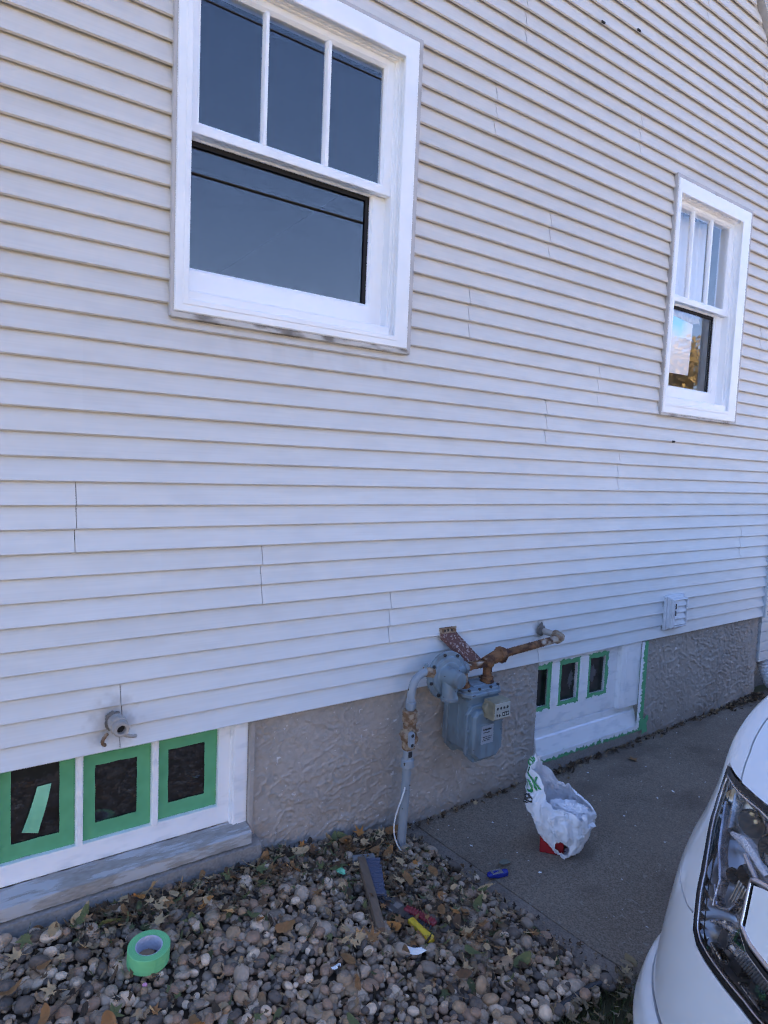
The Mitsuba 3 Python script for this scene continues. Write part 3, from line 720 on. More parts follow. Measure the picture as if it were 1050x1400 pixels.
lines = [box(1.952, 1.952 + w, -.2292, -.2284, z, z + h) for w, z, h in ((.050, -.158, .007), (.040, -.170, .003), (.056, -.190, .003), (.052, -.198, .003), (.045, -.206, .003))]
put(gm + '__nameplate_print', cat(*lines), 'dark_metal')
# index box
put(gm + '__index_box', cat(slab(sbox(1.955, -.093, 2.058, -.012), -.286, -.222, .004), lathe([(0, 0), (.036, 0), (.036, .030), (.030, .034), (0, .034)], (1.985, -.226, -.052), (-.35, -.94, 0), 24)), 'tan_box', smooth=30)
put(gm + '__index_face', slab(sbox(1.961, -.088, 2.053, -.018), -.2885, -.2855, .001), 'dial_face')
put(gm + '__index_dials', cat(*[cyl((1.975 + k * .0200, -.2878, -.040), (1.975 + k * .0200, -.2898, -.040), .0058, n=14) for k in range(4)], box(2.005, 2.045, -.2896, -.2876, -.078, -.060), box(1.970, 1.977, -.2894, -.2876, -.076, -.064), box(1.985, 1.992, -.2894, -.2876, -.078, -.066)), 'dark_metal')
put(gm + '__index_digits', cat(*[box(2.008 + k * .0125, 2.016 + k * .0125, -.2902, -.2894, -.074, -.064) for k in range(3)]), 'dial_face')
# unions and pipes
yc = -.120
put(gm + '__inlet_union', cat(hexnut((1.920, yc, .014), (1.920, yc, .030), .031, 8), hexnut((1.920, yc, .030), (1.920, yc, .040), .026, 24, .002)), 'rust')
put(gm + '__inlet_stub', cyl((1.920, yc, .038), (1.920, yc, .112), .017), 'rust_valve', smooth=40)
put(gm + '__outlet_union', cat(hexnut((2.064, yc, .014), (2.064, yc, .026), .033, 24, .002), hexnut((2.064, yc, .024), (2.064, yc, .044), .030, 8)), 'rust')
put(gm + '__outlet_stub', cyl((2.064, yc, .04), (2.064, yc, .10), .021), 'rust', smooth=40)
put(gm + '__meter_bar', cat(slab_z(Polygon([(1.925, yc - .016), (2.07, yc - .016), (2.07, yc + .016), (1.925, yc + .016)]), .094, .122, .002), cyl((1.935, yc - .026, .108), (1.935, yc + .02, .108), .014, n=18, bev=.002)), 'rust', smooth=30)
put(gm + '__tee', cat(tube(bez((2.040, yc, .112), (2.06, yc, .118), (2.09, yc, .122), (2.138, yc, .134), 10), np.linspace(.022, .031, 10), 24), sphere((2.066, yc, .108), .030)), 'rust', smooth=40)
put(gm + '__outlet_nut', hexnut((2.128, yc, .133), (2.164, yc, .1355), .040, 6, .005), 'rust')
put(gm + '__outlet_pipe', cyl((2.150, yc, .135), (2.545, yc, .163), .0185), 'rust', smooth=40)
put(gm + '__elbow', cat(cyl((2.530, yc, .1622), (2.552, yc, .1635), .025, bev=.003), tube(bez((2.545, yc, .163), (2.58, yc, .165), (2.582, yc + .01, .166), (2.580, yc + .05, .168), 10), .022, 20), cyl((2.580, yc + .032, .167), (2.579, yc + .052, .168), .026, bev=.003)), 'rust_valve', smooth=40)
put(gm + '__wall_pipe', cyl((2.580, yc + .045, .168), (2.560, .02, .174), .0165), 'putty_old', smooth=40)
blob = sphere((2.550, -.003, .178), .029, (1, .3, 1.25), 3); vv = np.array(blob.vertices); vv += (meshkit.fbm(vv * 60, 3, 8)[:, None] - .5) * [.03, .008, .03]; blob.vertices = vv
put(gm + '__wall_seal', blob, 'caulk_dark', smooth=True)
# bracket
put(gm + '__bracket_plate', cat(bevel_ring((1.862, .236, 1.960, .266), (1.880, .244, 1.942, .258), -.006, .002, .001, .001), box(1.88, 1.942, -.0045, .002, .244, .258)), 'rust_valve')
put(gm + '__bracket_plate_hole', cat(*[box(x, x + .010, -.0058, -.0035, .246, .256) for x in (1.868 + .018, 1.905, 1.928)]), 'dark_metal')
def bracket():
    P = [(1.864, -.004, .240), (1.958, -.004, .238), (2.036, -.100, .124), (1.950, -.104, .128)]
    V = np.array(P + [(x, y + .001, z - .010) for x, y, z in P])
    # channel: top web with two turned-down lips
    a = trimesh.convex.convex_hull(np.vstack([V[:4], V[:4] - [0, 0, .004]]))
    def lip(i, j):
        q = np.array([P[i], P[j]]); return trimesh.convex.convex_hull(np.vstack([q, q - [0, 0, .022], q + [.003, 0, 0], q + [.003, 0, -.022]]))
    return cat(a, lip(0, 3), lip(1, 2))
put(gm + '__bracket', bracket(), 'rust_speckled')
# regulator
rc = np.array([1.815, yc, .088])
put(gm + '__regulator_case', cat(lathe([(0, -.030), (.060, -.026), (.080, -.012), (.104, -.009), (.108, -.006), (.108, .005), (.106, .007), (.088, .007), (.086, .009), (.084, .015), (.078, .018), (.064, .019), (.060, .024), (.050, .026), (0, .027)], rc, (0, -1, 0), 56)), 'meter_paint', smooth=25)
for k in range(8):
    a = 2 * math.pi * (k + .3) / 8; c = rc + [.0965 * math.cos(a), 0, .0965 * math.sin(a)]
    put(gm + '__regulator_bolt', hexnut(c + [0, .012, 0], c - [0, .015, 0], .0075, 6, .001), 'dark_metal')
put(gm + '__regulator_bonnet', lathe([(0, 0), (.040, 0), (.040, .05), (.037, .056), (.036, .090), (.033, .095), (0, .097)], (1.795, yc - .018, .098), (.10, -1, -.05), 32), 'meter_paint', smooth=35)
put(gm + '__regulator_spout', lathe([(0, 0), (.030, 0), (.033, .03), (.034, .075), (.039, .082), (.039, .093), (.030, .094), (.028, .07), (0, .07)], (1.792, yc - .048, .088), (0, -.06, -1), 32), 'meter_paint', smooth=35)
put(gm + '__regulator_outlet', cat(cyl((1.86, yc - .004, .100), (1.930, yc, .108), .024), hexnut((1.905, yc - .002, .105), (1.928, yc, .108), .030, 8)), 'meter_paint', smooth=35)
put(gm + '__regulator_inlet', cyl((1.69, yc, .122), (1.735, yc, .110), .022), 'rust_valve', smooth=35)
put(gm + '__regulator_tab', cat(box(1.690, 1.706, yc - .006, yc + .006, .13, .155, .002)), 'meter_paint')
# riser
yr = -.130
put(gm + '__riser_upper', tube(np.vstack([[(1.613, yr, -.03)], bez((1.613, yr, .02), (1.613, yr, .085), (1.635, yr, .118), (1.700, yr + .008, .121), 16)]), .0175, 22), 'pipe_paint', smooth=40)
put(gm + '__riser_collar', cat(cyl((1.613, yr, -.024), (1.613, yr, .006), .0225, bev=.003), cyl((1.613, yr, .008), (1.613, yr, .016), .021, bev=.002)), 'pipe_paint', smooth=35)
put(gm + '__valve_union', hexnut((1.612, yr, -.085), (1.612, yr, -.030), .033, 8, .004), 'rust_valve')
put(gm + '__valve_body', cat(cyl((1.611, yr, -.205), (1.612, yr, -.085), .028, bev=.006), sphere((1.611, yr, -.145), .036, (1, 1, 1.1)), cyl((1.611, yr - .045, -.148), (1.611, yr + .045, -.148), .020, bev=.003), cyl((1.64, yr, -.125), (1.655, yr, -.125), .012, bev=.002)), 'rust_valve', smooth=35)
put(gm + '__valve_lug', cat(slab(Point(0, 0).buffer(.014).union(Point(0, -.042).buffer(.013)).convex_hull, -.008, .008, .003).apply_translation((1.592, yr - .045, -.122))), 'pipe_paint', smooth=30)
for z in (-.122, -.164): put(gm + '__valve_lug_hole', cyl((1.592, yr - .0535, z), (1.592, yr - .052, z), .0075), 'dark_metal')
put(gm + '__riser_adapter', cat(cyl((1.6105, yr, -.250), (1.611, yr, -.200), .021, bev=.003), cyl((1.610, yr, -.285), (1.6105, yr, -.245), .029, .027, bev=.004)), 'pipe_paint', smooth=35)
put(gm + '__riser_tag', box(1.598, 1.616, yr - .0235, yr - .0205, -.232, -.208), 'dark_metal')
put(gm + '__riser_pipe', cyl((1.591, yr, -.78), (1.610, yr, -.275), .0195), 'pipe_paint', smooth=40)
wire = np.vstack([bez((1.590, yr - .018, -.36), (1.57, yr - .03, -.40), (1.548, yr - .03, -.43), (1.538, yr - .03, -.47), 12), bez((1.538, yr - .03, -.47), (1.520, yr - .03, -.54), (1.535, yr - .035, -.60), (1.604, yr - .055, -.672), 16)[1:]])
put('cable', tube(wire, .0032, 8), 'wire_white', smooth=True, label='thin white tracer wire curving beside the grey gas riser pipe', cat='wire')

# ------------------------------------------------------------------ plastic bag and what it holds
def bag():
    C = np.array([2.225, -.440]); e1 = np.array([.645, -.764]); ev = np.array([.764, .645])
    nphi, nh = 150, 96
    # at each height: left and right offsets along e1 and half depth
    Z = np.array([-.668, -.650, -.60, -.55, -.50, -.45, -.41, -.375, -.32, -.27, -.23, -.195])
    L = np.array([-.012, -.034, -.080, -.110, -.128, -.142, -.150, -.155, -.154, -.148, -.138, -.118])
    R = np.array([.030, .078, .112, .132, .140, .138, .115, .065, .026, -.010, -.045, -.085])
    D = np.array([.072, .084, .104, .118, .126, .124, .114, .095, .072, .055, .040, .018])
    fL, fR, fD = (PchipInterpolator(Z, q) for q in (L, R, D))
    V = np.zeros((nphi, nh, 3)); r = rng(11)
    for i in range(nphi):
        a = 2 * np.pi * i / nphi
        c, s = math.cos(a), math.sin(a)            # c: right, s: away from the camera
        front = -s
        deg = math.degrees(a) % 360
        top = np.interp(deg, [0, 40, 75, 105, 140, 180, 215, 240, 262, 300, 330, 360], [-.405, -.375, -.335, -.235, -.205, -.195, -.202, -.262, -.375, -.435, -.430, -.405])
        top += .010 * math.sin(a * 9) + .008 * math.sin(a * 17 + 1)
        for j in range(nh):
            z = -.668 + (top + .668) * (j / (nh - 1)) ** .9
            l, rr, d = float(fL(z)), float(fR(z)), float(fD(z))
            m, w = (l + rr) / 2, (rr - l) / 2
            sq = lambda q: math.copysign(abs(q) ** .8, q)
            xy = C + e1 * (m + w * sq(c)) + ev * (d * sq(s) + .02)
            V[i, j] = (xy[0], xy[1], z)
    P = V.reshape(-1, 3)
    nrm = np.zeros_like(P)
    ctr = np.array([C[0], C[1], 0]); o = P - ctr; o[:, 2] = 0; nrm = o / (np.linalg.norm(o, axis=1, keepdims=True) + 1e-9)
    ang = np.arctan2(o @ np.array([ev[0], ev[1], 0]), o @ np.array([e1[0], e1[1], 0]))
    up = np.clip((P[:, 2] + .668) / .40, 0, 1)
    w = meshkit.fbm(P * 9, 3, 3)
    folds = np.abs(2 * meshkit.fbm(np.stack([np.cos(ang) * 5.5 + w * 2.0, np.sin(ang) * 5.5 + w * 1.5, P[:, 2] * 4.5], -1), 4, 21) - 1)
    fine = np.abs(2 * meshkit.fbm(P * 30 + w[:, None] * 4, 3, 31) - 1)
    pleat = np.abs(2 * meshkit.noise(np.stack([ang * 4.2 + w * 1.2, P[:, 2] * 1.1, P[:, 2] * 0], -1)) - 1)
    P = P + nrm * ((folds - .25) * .040 + (pleat - .4) * .050 * up + (fine - .3) * .008)[:, None]
    bulge = meshkit.fbm(P * 16, 3, 41) - .5
    P = P + np.array([0, 0, 1.0]) * (bulge * .012 * up)[:, None]
    P[:, 2] = -.668 + (P[:, 2] + .668) * .86
    P[:, :2] += [-.006, -.030]
    P[:, 2] = np.maximum(P[:, 2], -.6665)
    F = []
    hole = np.array([C[0] + .03 * e1[0] - .10 * ev[0], C[1] + .03 * e1[1] - .10 * ev[1], -.612])
    for i in range(nphi):
        k = (i + 1) % nphi
        for j in range(nh - 1):
            q = (i * nh + j, k * nh + j, k * nh + j + 1, i * nh + j + 1)
            m = P[list(q)].mean(0); d = m - hole
            de = np.array([d[0] * e1[0] + d[1] * e1[1], d[0] * ev[0] + d[1] * ev[1], d[2]])
            if de[1] < .06 and (de[0] / .030) ** 2 + ((de[2] + .25 * de[0]) / .030) ** 2 < 1: continue
            if math.degrees(math.atan2(d[1], d[0])) and False: continue
            F += [(q[0], q[1], q[2]), (q[0], q[2], q[3])]
    return trimesh.Trimesh(P, F, process=False), (nphi, nh), C, e1, ev
bm, (bnp, bnh), BC, BE, BV = bag()
lab('plastic_bag', 'crumpled white plastic shopping bag with green and black print, standing on the driveway', 'bag')
put('plastic_bag__film', bm, 'bag_film', smooth=48)
BP = np.array(bm.vertices).reshape(bnp, bnh, 3)
def on_bag(deg0, ddeg, z0, dz_, mesh2, tilt=0.0, off=.007):
    """lay a flat lettering mesh (x, y in metres) on the bag's skin"""
    m = mesh2.subdivide_to_size(.006)
    v = np.array(m.vertices)
    ct, st = math.cos(tilt), math.sin(tilt)
    u, w = v[:, 0] * ct - v[:, 1] * st, v[:, 0] * st + v[:, 1] * ct
    out = []
    for a, b in zip(u, w):
        deg = deg0 + a / .14 * 57.3 * ddeg
        i = (deg % 360) / 360 * bnp; i0 = int(i) % bnp; f = i - int(i)
        col = BP[i0] * (1 - f) + BP[(i0 + 1) % bnp] * f
        z = -.668 + (z0 + b + .668) * .86
        zz = col[:, 2]
        j = int(np.clip(np.searchsorted(zz, z), 1, bnh - 1)); t = np.clip((z - zz[j - 1]) / (zz[j] - zz[j - 1] + 1e-9), 0, 1)
        p = col[j - 1] * (1 - t) + col[j] * t
        d = p - [BC[0], BC[1], p[2]]; d /= np.linalg.norm(d) + 1e-9
        out.append(p + d * off)
    return trimesh.Trimesh(np.array(out), m.faces, process=False)
def word(t, h, b=True): return meshkit.text_mesh(t, h, .0006, b)
put('plastic_bag__print', on_bag(203, 1, -.372, 0, word('ok', .074), .35), 'print_green', label='green lettering on the bag')
put('plastic_bag__print', on_bag(208, 1, -.292, 0, word('SA', .054), .7), 'print_green')
put('plastic_bag__print', on_bag(198, 1, -.300, 0, word('ta', .048), .6), 'print_black')
put('plastic_bag__print', on_bag(192, 1, -.258, 0, word('ok', .046), .9), 'print_green')
put('plastic_bag__print', on_bag(200, 1, -.425, 0, word('ta', .046), .5), 'print_black')
bn = trimesh.creation.icosphere(subdivisions=5, radius=1.0); v = np.array(bn.vertices)
v = v * (1 + (.55 * (np.abs(2 * meshkit.fbm(v * 2.6, 3, 5) - 1) - .3) + .18 * (meshkit.fbm(v * 7, 2, 6) - .5))[:, None])
bn.vertices = v * [.100, .075, .080] @ np.array([[BE[0], BE[1], 0], [BV[0], BV[1], 0], [0, 0, 1]]) + [BC[0] + .034 * BE[0] - .006 + .012 * BV[0], BC[1] + .034 * BE[1] - .030 + .012 * BV[1], -.520]
put('plastic_bag__inner_fold', bn, 'bag_film', smooth=48)
e1_3, ev_3 = np.array([BE[0], BE[1], 0]), np.array([BV[0], BV[1], 0])
rb = box(-.052, .050, -.045, .06, 0, .085, .004)
M = np.eye(4); M[:3, 0] = e1_3; M[:3, 1] = ev_3; M[:3, 3] = [BC[0] - .03 * BE[0] - .006, BC[1] - .03 * BE[1] - .030, -.668]
rb.apply_transform(M)
put('red_box', rb, 'red_card', label='red box showing at the bottom of the white plastic bag', cat='box')

# ------------------------------------------------------------------ gravel: pebbles
def pebble(seed, sub=2):
    m = trimesh.creation.icosphere(subdivisions=sub, radius=1.0)
    r = rng(seed); v = np.array(m.vertices)
    v *= 1 + (.34 * (meshkit.fbm(v * .9 + seed * 3.7, 2, seed) - .5) + .16 * (meshkit.fbm(v * 2.2 + seed, 2, seed + 5) - .5))[:, None]
    v = np.sign(v) * np.abs(v) ** r.uniform(.86, 1.05)
    v *= [1, r.uniform(.66, .92), r.uniform(.48, .72)]
    m.vertices = v
    return m
PEB = [pebble(s) for s in range(14)]
PEB1 = [pebble(s, 1) for s in range(14)]
r = rng(77)
spots = []
sx, sy = .0262, .0228
for i, y in enumerate(np.arange(-1.06, .035, sy)):
    for x in np.arange(-.22, 1.86, sx):
        px, py = x + (i % 2) * sx / 2 + r.normal(0, .0055), y + r.normal(0, .0055)
        if px > edge_x(py) - .012 + r.normal(0, .012): continue
        if px < .98 and py > -.052: continue
        if py > .018: continue
        # bare, leafy area along the wall to the right
        near = np.clip((py + .16) / .16, 0, 1) * np.clip((px - .9) / .5, 0, 1)
        if r.random() < .35 * near: continue
        size = float(np.clip(r.lognormal(math.log(.0142), .33), .0075, .030))
        spots.append((px, py, size, 0))
        if r.random() < .42:
            spots.append((px + r.normal(0, .014), py + r.normal(0, .014), float(np.clip(r.lognormal(math.log(.0154), .36), .008, .033)), 1))
def st_matrix(px, py, s, layer):
    z = float(gz(px, py)) - .002 + (.013 if layer else .0) + r.normal(0, .003)
    R = trimesh.transformations.random_rotation_matrix(r.random(3)) if r.random() < .15 else trimesh.transformations.euler_matrix(r.normal(0, .28), r.normal(0, .28), r.uniform(0, 6.28))
    M = np.eye(4); M[:3, :3] = R[:3, :3] * s; M[:3, 3] = (px, py, z)
    return M
stones = []
WT = np.array([.19, .18, .20, .075, .15, .13, .05, .045]); WT /= WT.sum()
for q in spots:
    stones.append((st_matrix(*q), int(r.integers(len(PEB))), int(r.choice(len(STONE), p=WT)), q))
def visible(M):
    p = M[:3, 3] - CAM
    d = p @ FWD
    right = np.cross(FWD, UP)
    u, v_ = (p @ right) / d, (p @ UP) / d
    return d > 0 and abs(u) < .606 and -.81 < v_ < .81
def weight(s):
    M, _, _, q = s
    return (q[2] * (1.15 if q[3] else .8) / np.linalg.norm(M[:3, 3] - CAM)) if visible(M) else -1
order = sorted(range(len(stones)), key=lambda i: -weight(stones[i]))
single = set(order[:300])
def stone_col(v, c):
    a, b = STONE[c]; f = np.clip(meshkit.fbm(v * 2.3 + c, 3, 6)[:, None] * 1.6 - .3, 0, 1); g = meshkit.noise(v * 9)[:, None]
    return (np.array(a) * (1 - f) + np.array(b) * f) * (.82 + .36 * g)
plys = {(k_, c): mikit.ply(PEB[k_], 'stone_mass', smooth=True, color=stone_col(np.array(PEB[k_].vertices), c)) for c in range(len(STONE)) for k_ in range(len(PEB)) if (k_ + c) % 2 == 0}
mass, mcol = [], []
for i, (M, k, c, q) in enumerate(stones):
    if i in single:
        key = nk('gravel_bed__stone')
        scene[key] = {**plys[(k + (k + c) % 2) % 14, c], 'to_world': T(M.tolist())}
    else:
        v = np.array(PEB1[k].vertices) @ M[:3, :3].T + M[:3, 3]
        mass.append((v, np.array(PEB1[k].faces))); mcol.append(stone_col(np.array(PEB1[k].vertices), c) * r.uniform(.85, 1.15))
off = 0; VV, FF = [], []
for v, f in mass: VV.append(v); FF.append(f + off); off += len(v)
k = put('gravel_bed__stone_mass', trimesh.Trimesh(np.vstack(VV), np.vstack(FF), process=False), 'stone_mass', smooth=True, color=np.vstack(mcol))
lab(k, kind='stuff')

# ------------------------------------------------------------------ fallen leaves and litter
def leaf_proto(seed, star=True):
    r = rng(1000 + seed)
    n = 30; a = np.linspace(0, 2 * np.pi, n, endpoint=False)
    if star:
        lobes = np.array([0, 60, 118, -60, -118]); rad = np.full(n, .42)
        for L_, s in zip(lobes, (1, .92, .62, .92, .62)):
            d = np.abs((np.degrees(a) - L_ + 180) % 360 - 180)
            rad = np.maximum(rad, s * np.clip(1 - d / 26, 0, 1) ** .8)
        rad *= 1 + r.normal(0, .07, n)
    else:
        rad = .48 / np.sqrt((np.cos(a) / 2.0) ** 2 + np.sin(a) ** 2) * (1 + r.normal(0, .05, n))
    V = [(0, 0, 0)] + [(.5 * q * math.cos(t), .5 * q * math.sin(t), 0) for q, t in zip(rad, a)] + [(q * math.cos(t), q * math.sin(t), 0) for q, t in zip(rad, a)]
    V = np.array(V); F = []
    for i in range(n):
        k = (i + 1) % n
        F += [(0, 1 + i, 1 + k), (1 + i, 1 + n + i, 1 + n + k), (1 + i, 1 + n + k, 1 + k)]
    c1, c2 = r.uniform(.15, .9), r.uniform(-.4, .6)
    th = r.uniform(0, 6.28); u = V[:, 0] * math.cos(th) + V[:, 1] * math.sin(th); w = -V[:, 0] * math.sin(th) + V[:, 1] * math.cos(th)
    V[:, 2] = c1 * u * u * .55 + c2 * w * np.abs(w) * .4 + .16 * (meshkit.fbm(V * 2.6 + seed, 2, seed) - .5)
    stem = tube(bez((-.38, 0, 0), (-.7, .02, .05), (-1.0, .06, .08), (-1.25, .02, .16), 6), .02, 5)
    m = trimesh.util.concatenate([trimesh.Trimesh(V, F, process=False), stem])
    return m
LP = [leaf_proto(s, s % 3 != 2) for s in range(9)]
def leaf_col(m, c):
    a, b = LEAF[c]; f = meshkit.fbm(np.array(m.vertices) * 2.6, 3, 4)[:, None]
    return np.array(a) * (1 - f) + np.array(b) * f
lply = {(i, c): mikit.ply(m, 'litter', smooth=True, color=leaf_col(m, c)) for i, m in enumerate(LP) for c in LEAF}
r = rng(501)
def leaf_spot():
    t = r.random()
    if t < .40:   # along the wall over the gravel
        x = r.uniform(.30, 1.62); y = -abs(r.normal(0, .10)) - (.05 if x < 1 else 0.0)
    elif t < .62: # round the tools
        x = r.normal(1.42, .13); y = r.normal(-.42, .20)
    elif t < .72:
        x = r.uniform(1.35, 1.75); y = r.uniform(-.95, -.3)
    else:
        x = r.uniform(.1, 1.7); y = r.uniform(-.9, -.06)
    return x, y
LNAME = {'brown': 'curled brown leaf', 'tan': 'pale tan dry leaf', 'dark': 'dark decayed leaf', 'green': 'dull green leaf', 'orange': 'rust-orange leaf'}
n_leaf = 0
while n_leaf < 230:
    x, y = leaf_spot()
    if x > edge_x(y) - .01 or y > -.01 or (x < 1 and y > -.06) or y < -1: continue
    n_leaf += 1
    c = str(r.choice(['brown', 'tan', 'dark', 'green', 'orange'], p=[.36, .27, .16, .15, .06]))
    s = r.uniform(.018, .040)
    M = trimesh.transformations.euler_matrix(r.normal(0, .42), r.normal(0, .42), r.uniform(0, 6.28)); M[:3, :3] *= s
    M[:3, 3] = (x, y, float(gz(x, y)) + .030 + r.uniform(0, .014))
    key = nk('fallen_leaf'); kk = int(r.integers(len(LP)))
    scene[key] = {**lply[kk, c], 'to_world': T(M.tolist())}
    if math.hypot(x - 1.33, y + .42) < .24: where = 'among the brush and putty knife'
    elif math.hypot(x - .486, y + .33) < .22: where = 'near the tape roll'
    elif y > -.22 and x > 1.32: where = 'at the foot of the gas riser'
    elif y > -.22 and x > .93: where = 'against the stucco wall beside the basement window'
    elif y > -.22: where = 'along the ledge under the basement window'
    elif x > 1.42: where = 'along the driveway edge'
    elif x < .75: where = 'on the pebbles in front of the tape roll' if y < -.33 else 'on the pebbles beside the tape roll'
    else: where = 'on the open pebbles in the middle of the bed'
    lab(key, LNAME[c] + ' ' + where, 'leaf', c + ' leaves ' + where)
# one leaf on the driveway below the right basement window
M = trimesh.transformations.euler_matrix(.2, .1, 1.0); M[:3, :3] *= .045; M[:3, 3] = (3.26, -.13, -.640)
key = nk('fallen_leaf'); scene[key] = {**lply[1, 'brown'], 'to_world': T(M.tolist())}
lab(key, 'single brown leaf lying on the driveway below the right basement window', 'leaf')
# litter: crumbs and leaf bits in the joint between the wall and the driveway, and among the pebbles
LV, LF, LC, o = [], [], [], 0
def litter_bit(x, y, z, s, cols, flat=.4):
    global o
    m = LP[int(r.integers(len(LP)))]
    keep = np.array(m.faces)[:90 if r.random() < .4 else 45]
    R = trimesh.transformations.euler_matrix(r.normal(0, flat), r.normal(0, flat), r.uniform(0, 6.28))[:3, :3] * s
    v = np.array(m.vertices) @ R.T + [x, y, z]
    LV.append(v); LF.append(keep + o); o += len(v)
    c = np.array(cols[int(r.integers(len(cols)))]) * r.uniform(.7, 1.25)
    LC.append(np.tile(c, (len(v), 1)))
DK = [(.07, .048, .030), (.125, .08, .046), (.05, .038, .028), (.20, .135, .08), (.31, .23, .14)]
for _ in range(1900):
    x = r.uniform(1.62, 5.05)
    dens = np.interp(x, [1.62, 1.9, 2.5, 2.75, 3.1, 3.6, 4.4, 4.8, 5.05], [.45, .3, .45, 1.0, .9, .55, .6, 1.6, 1.8])
    if r.random() > dens / 1.8: continue
    y = .028 - abs(r.normal(0, .022 * (.7 + dens * .8)))
    litter_bit(x, y, float(dz(x, y)) + .004 + r.uniform(0, .016) * dens, r.uniform(.008, .021 + .006 * dens), DK, .6)
for _ in range(3200):
    x, y = leaf_spot()
    if x > edge_x(y) or y > -.005 or (x < 1 and y > -.055): continue
    litter_bit(x, y, float(gz(x, y)) + .008 + r.uniform(0, .026), r.uniform(.008, .026), DK + [(.28, .2, .12), (.10, .11, .05)], .5)
for _ in range(260):
    y = r.uniform(-1.3, 0); x = float(edge_x(y)) + r.normal(-.005, .030)
    litter_bit(x, y, float(dz(x, y)) + .006, r.uniform(.006, .02), DK, .5)
for _ in range(420):   # leaves on the lawn corner
    x, y = r.uniform(1.2, 1.92), r.uniform(-1.6, -1.05)
    litter_bit(x, y, -.655 + r.uniform(0, .02), r.uniform(.012, .034), [(.16, .12, .07), (.22, .17, .10), (.10, .07, .04), (.26, .20, .13)], .5)
put('leaf_litter', trimesh.Trimesh(np.vstack(LV), np.vstack(LF), process=False), 'litter', smooth=False, color=np.vstack(LC), label='crumbled brown leaf litter along the foundation and among the pebbles', kind='stuff')
# grass tufts at the lawn corner
GV, GF, GC, o = [], [], [], 0
for _ in range(3600):
    x, y = r.uniform(1.15, 2.0), r.uniform(-1.75, -1.062)
    h = r.uniform(.018, .050); a = r.uniform(0, 6.28); ln = r.uniform(.3, 1.1) * h; w = r.uniform(.0012, .0026)
    d = np.array([math.cos(a), math.sin(a), 0]); s_ = np.array([-d[1], d[0], 0]); b = np.array([x, y, -.688])
    v = np.array([b - s_ * w, b + s_ * w, b + d * ln * .35 + [0, 0, h * .6] + s_ * w * .8, b + d * ln * .35 + [0, 0, h * .6] - s_ * w * .8, b + d * ln + [0, 0, h]])
    GV.append(v); GF.append(np.array([(0, 1, 2), (0, 2, 3), (3, 2, 4)]) + o); o += 5
    GC.append(np.tile(np.array([.050, .060, .026]) * r.uniform(.5, 1.3) + [r.uniform(0, .05), r.uniform(0, .03), 0], (5, 1)))
for _ in range(9000):   # thinner turf on the open lawn
    x, y = r.uniform(-1.2, 2.1), r.uniform(-2.7, -1.07)
    h = r.uniform(.018, .045); a = r.uniform(0, 6.28); ln = r.uniform(.4, 1.4) * h; w = r.uniform(.002, .004)
    d = np.array([math.cos(a), math.sin(a), 0]); s_ = np.array([-d[1], d[0], 0]); b = np.array([x, y, -.688])
    GV.append(np.array([b - s_ * w, b + s_ * w, b + d * ln * .35 + [0, 0, h * .6] + s_ * w * .8, b + d * ln * .35 + [0, 0, h * .6] - s_ * w * .8, b + d * ln + [0, 0, h]]))
    GF.append(np.array([(0, 1, 2), (0, 2, 3), (3, 2, 4)]) + o); o += 5
    GC.append(np.tile(np.array([.060, .072, .030]) * r.uniform(.6, 1.6) + [r.uniform(0, .05), r.uniform(0, .03), 0], (5, 1)))
put('grass', trimesh.Trimesh(np.vstack(GV), np.vstack(GF), process=False), 'grass_blade', color=np.vstack(GC), label='short worn grass at the corner of the gravel bed', kind='stuff')
# flakes of white paint on the driveway
CV, CF, o = [], [], 0
for _ in range(150):
    if r.random() < .55: x, y = r.uniform(1.8, 3.6), -abs(r.normal(0, .45)) - .03
    else: x, y = r.uniform(1.9, 4.9), r.uniform(-1.2, -.05)
    if x < edge_x(y) + .03: continue
    s_ = float(np.clip(r.lognormal(math.log(.0042), .5), .002, .013)); n = int(r.integers(4, 7))
    a = np.sort(r.uniform(0, 6.28, n)); q = s_ * r.uniform(.6, 1.1, n)
    z = float(dz(x, y)) + .0065
    v = np.stack([x + q * np.cos(a), y + q * np.sin(a), z + r.uniform(0, .003, n)], 1)
    CV.append(v); CF += [(o, o + i, o + i + 1) for i in range(1, n - 1)]; o += n
put('paint_flakes', trimesh.Trimesh(np.vstack(CV), CF, process=False), 'paint_chip', label='scattered flakes of white paint on the driveway', kind='stuff')
# black edging where the gravel meets the lawn
ep = np.array([(-.6, -1.05, -.655), (.3, -1.052, -.652), (1.0, -1.05, -.655), (1.5, -1.042, -.652), (1.70, -1.045, -.650), (1.745, -1.05, -.655)])
put('garden_edging', cat(tube(ep, .011, 10), *[trimesh.convex.convex_hull(np.vstack([ep[i:i + 2] + [0, .003, 0], ep[i:i + 2] - [0, .003, 0], ep[i:i + 2] + [0, .003, -.08], ep[i:i + 2] - [0, .003, .08]])) for i in range(len(ep) - 1)]), 'dark_metal', smooth=40, label='black plastic edging between the pebbles and the lawn', cat='edging')

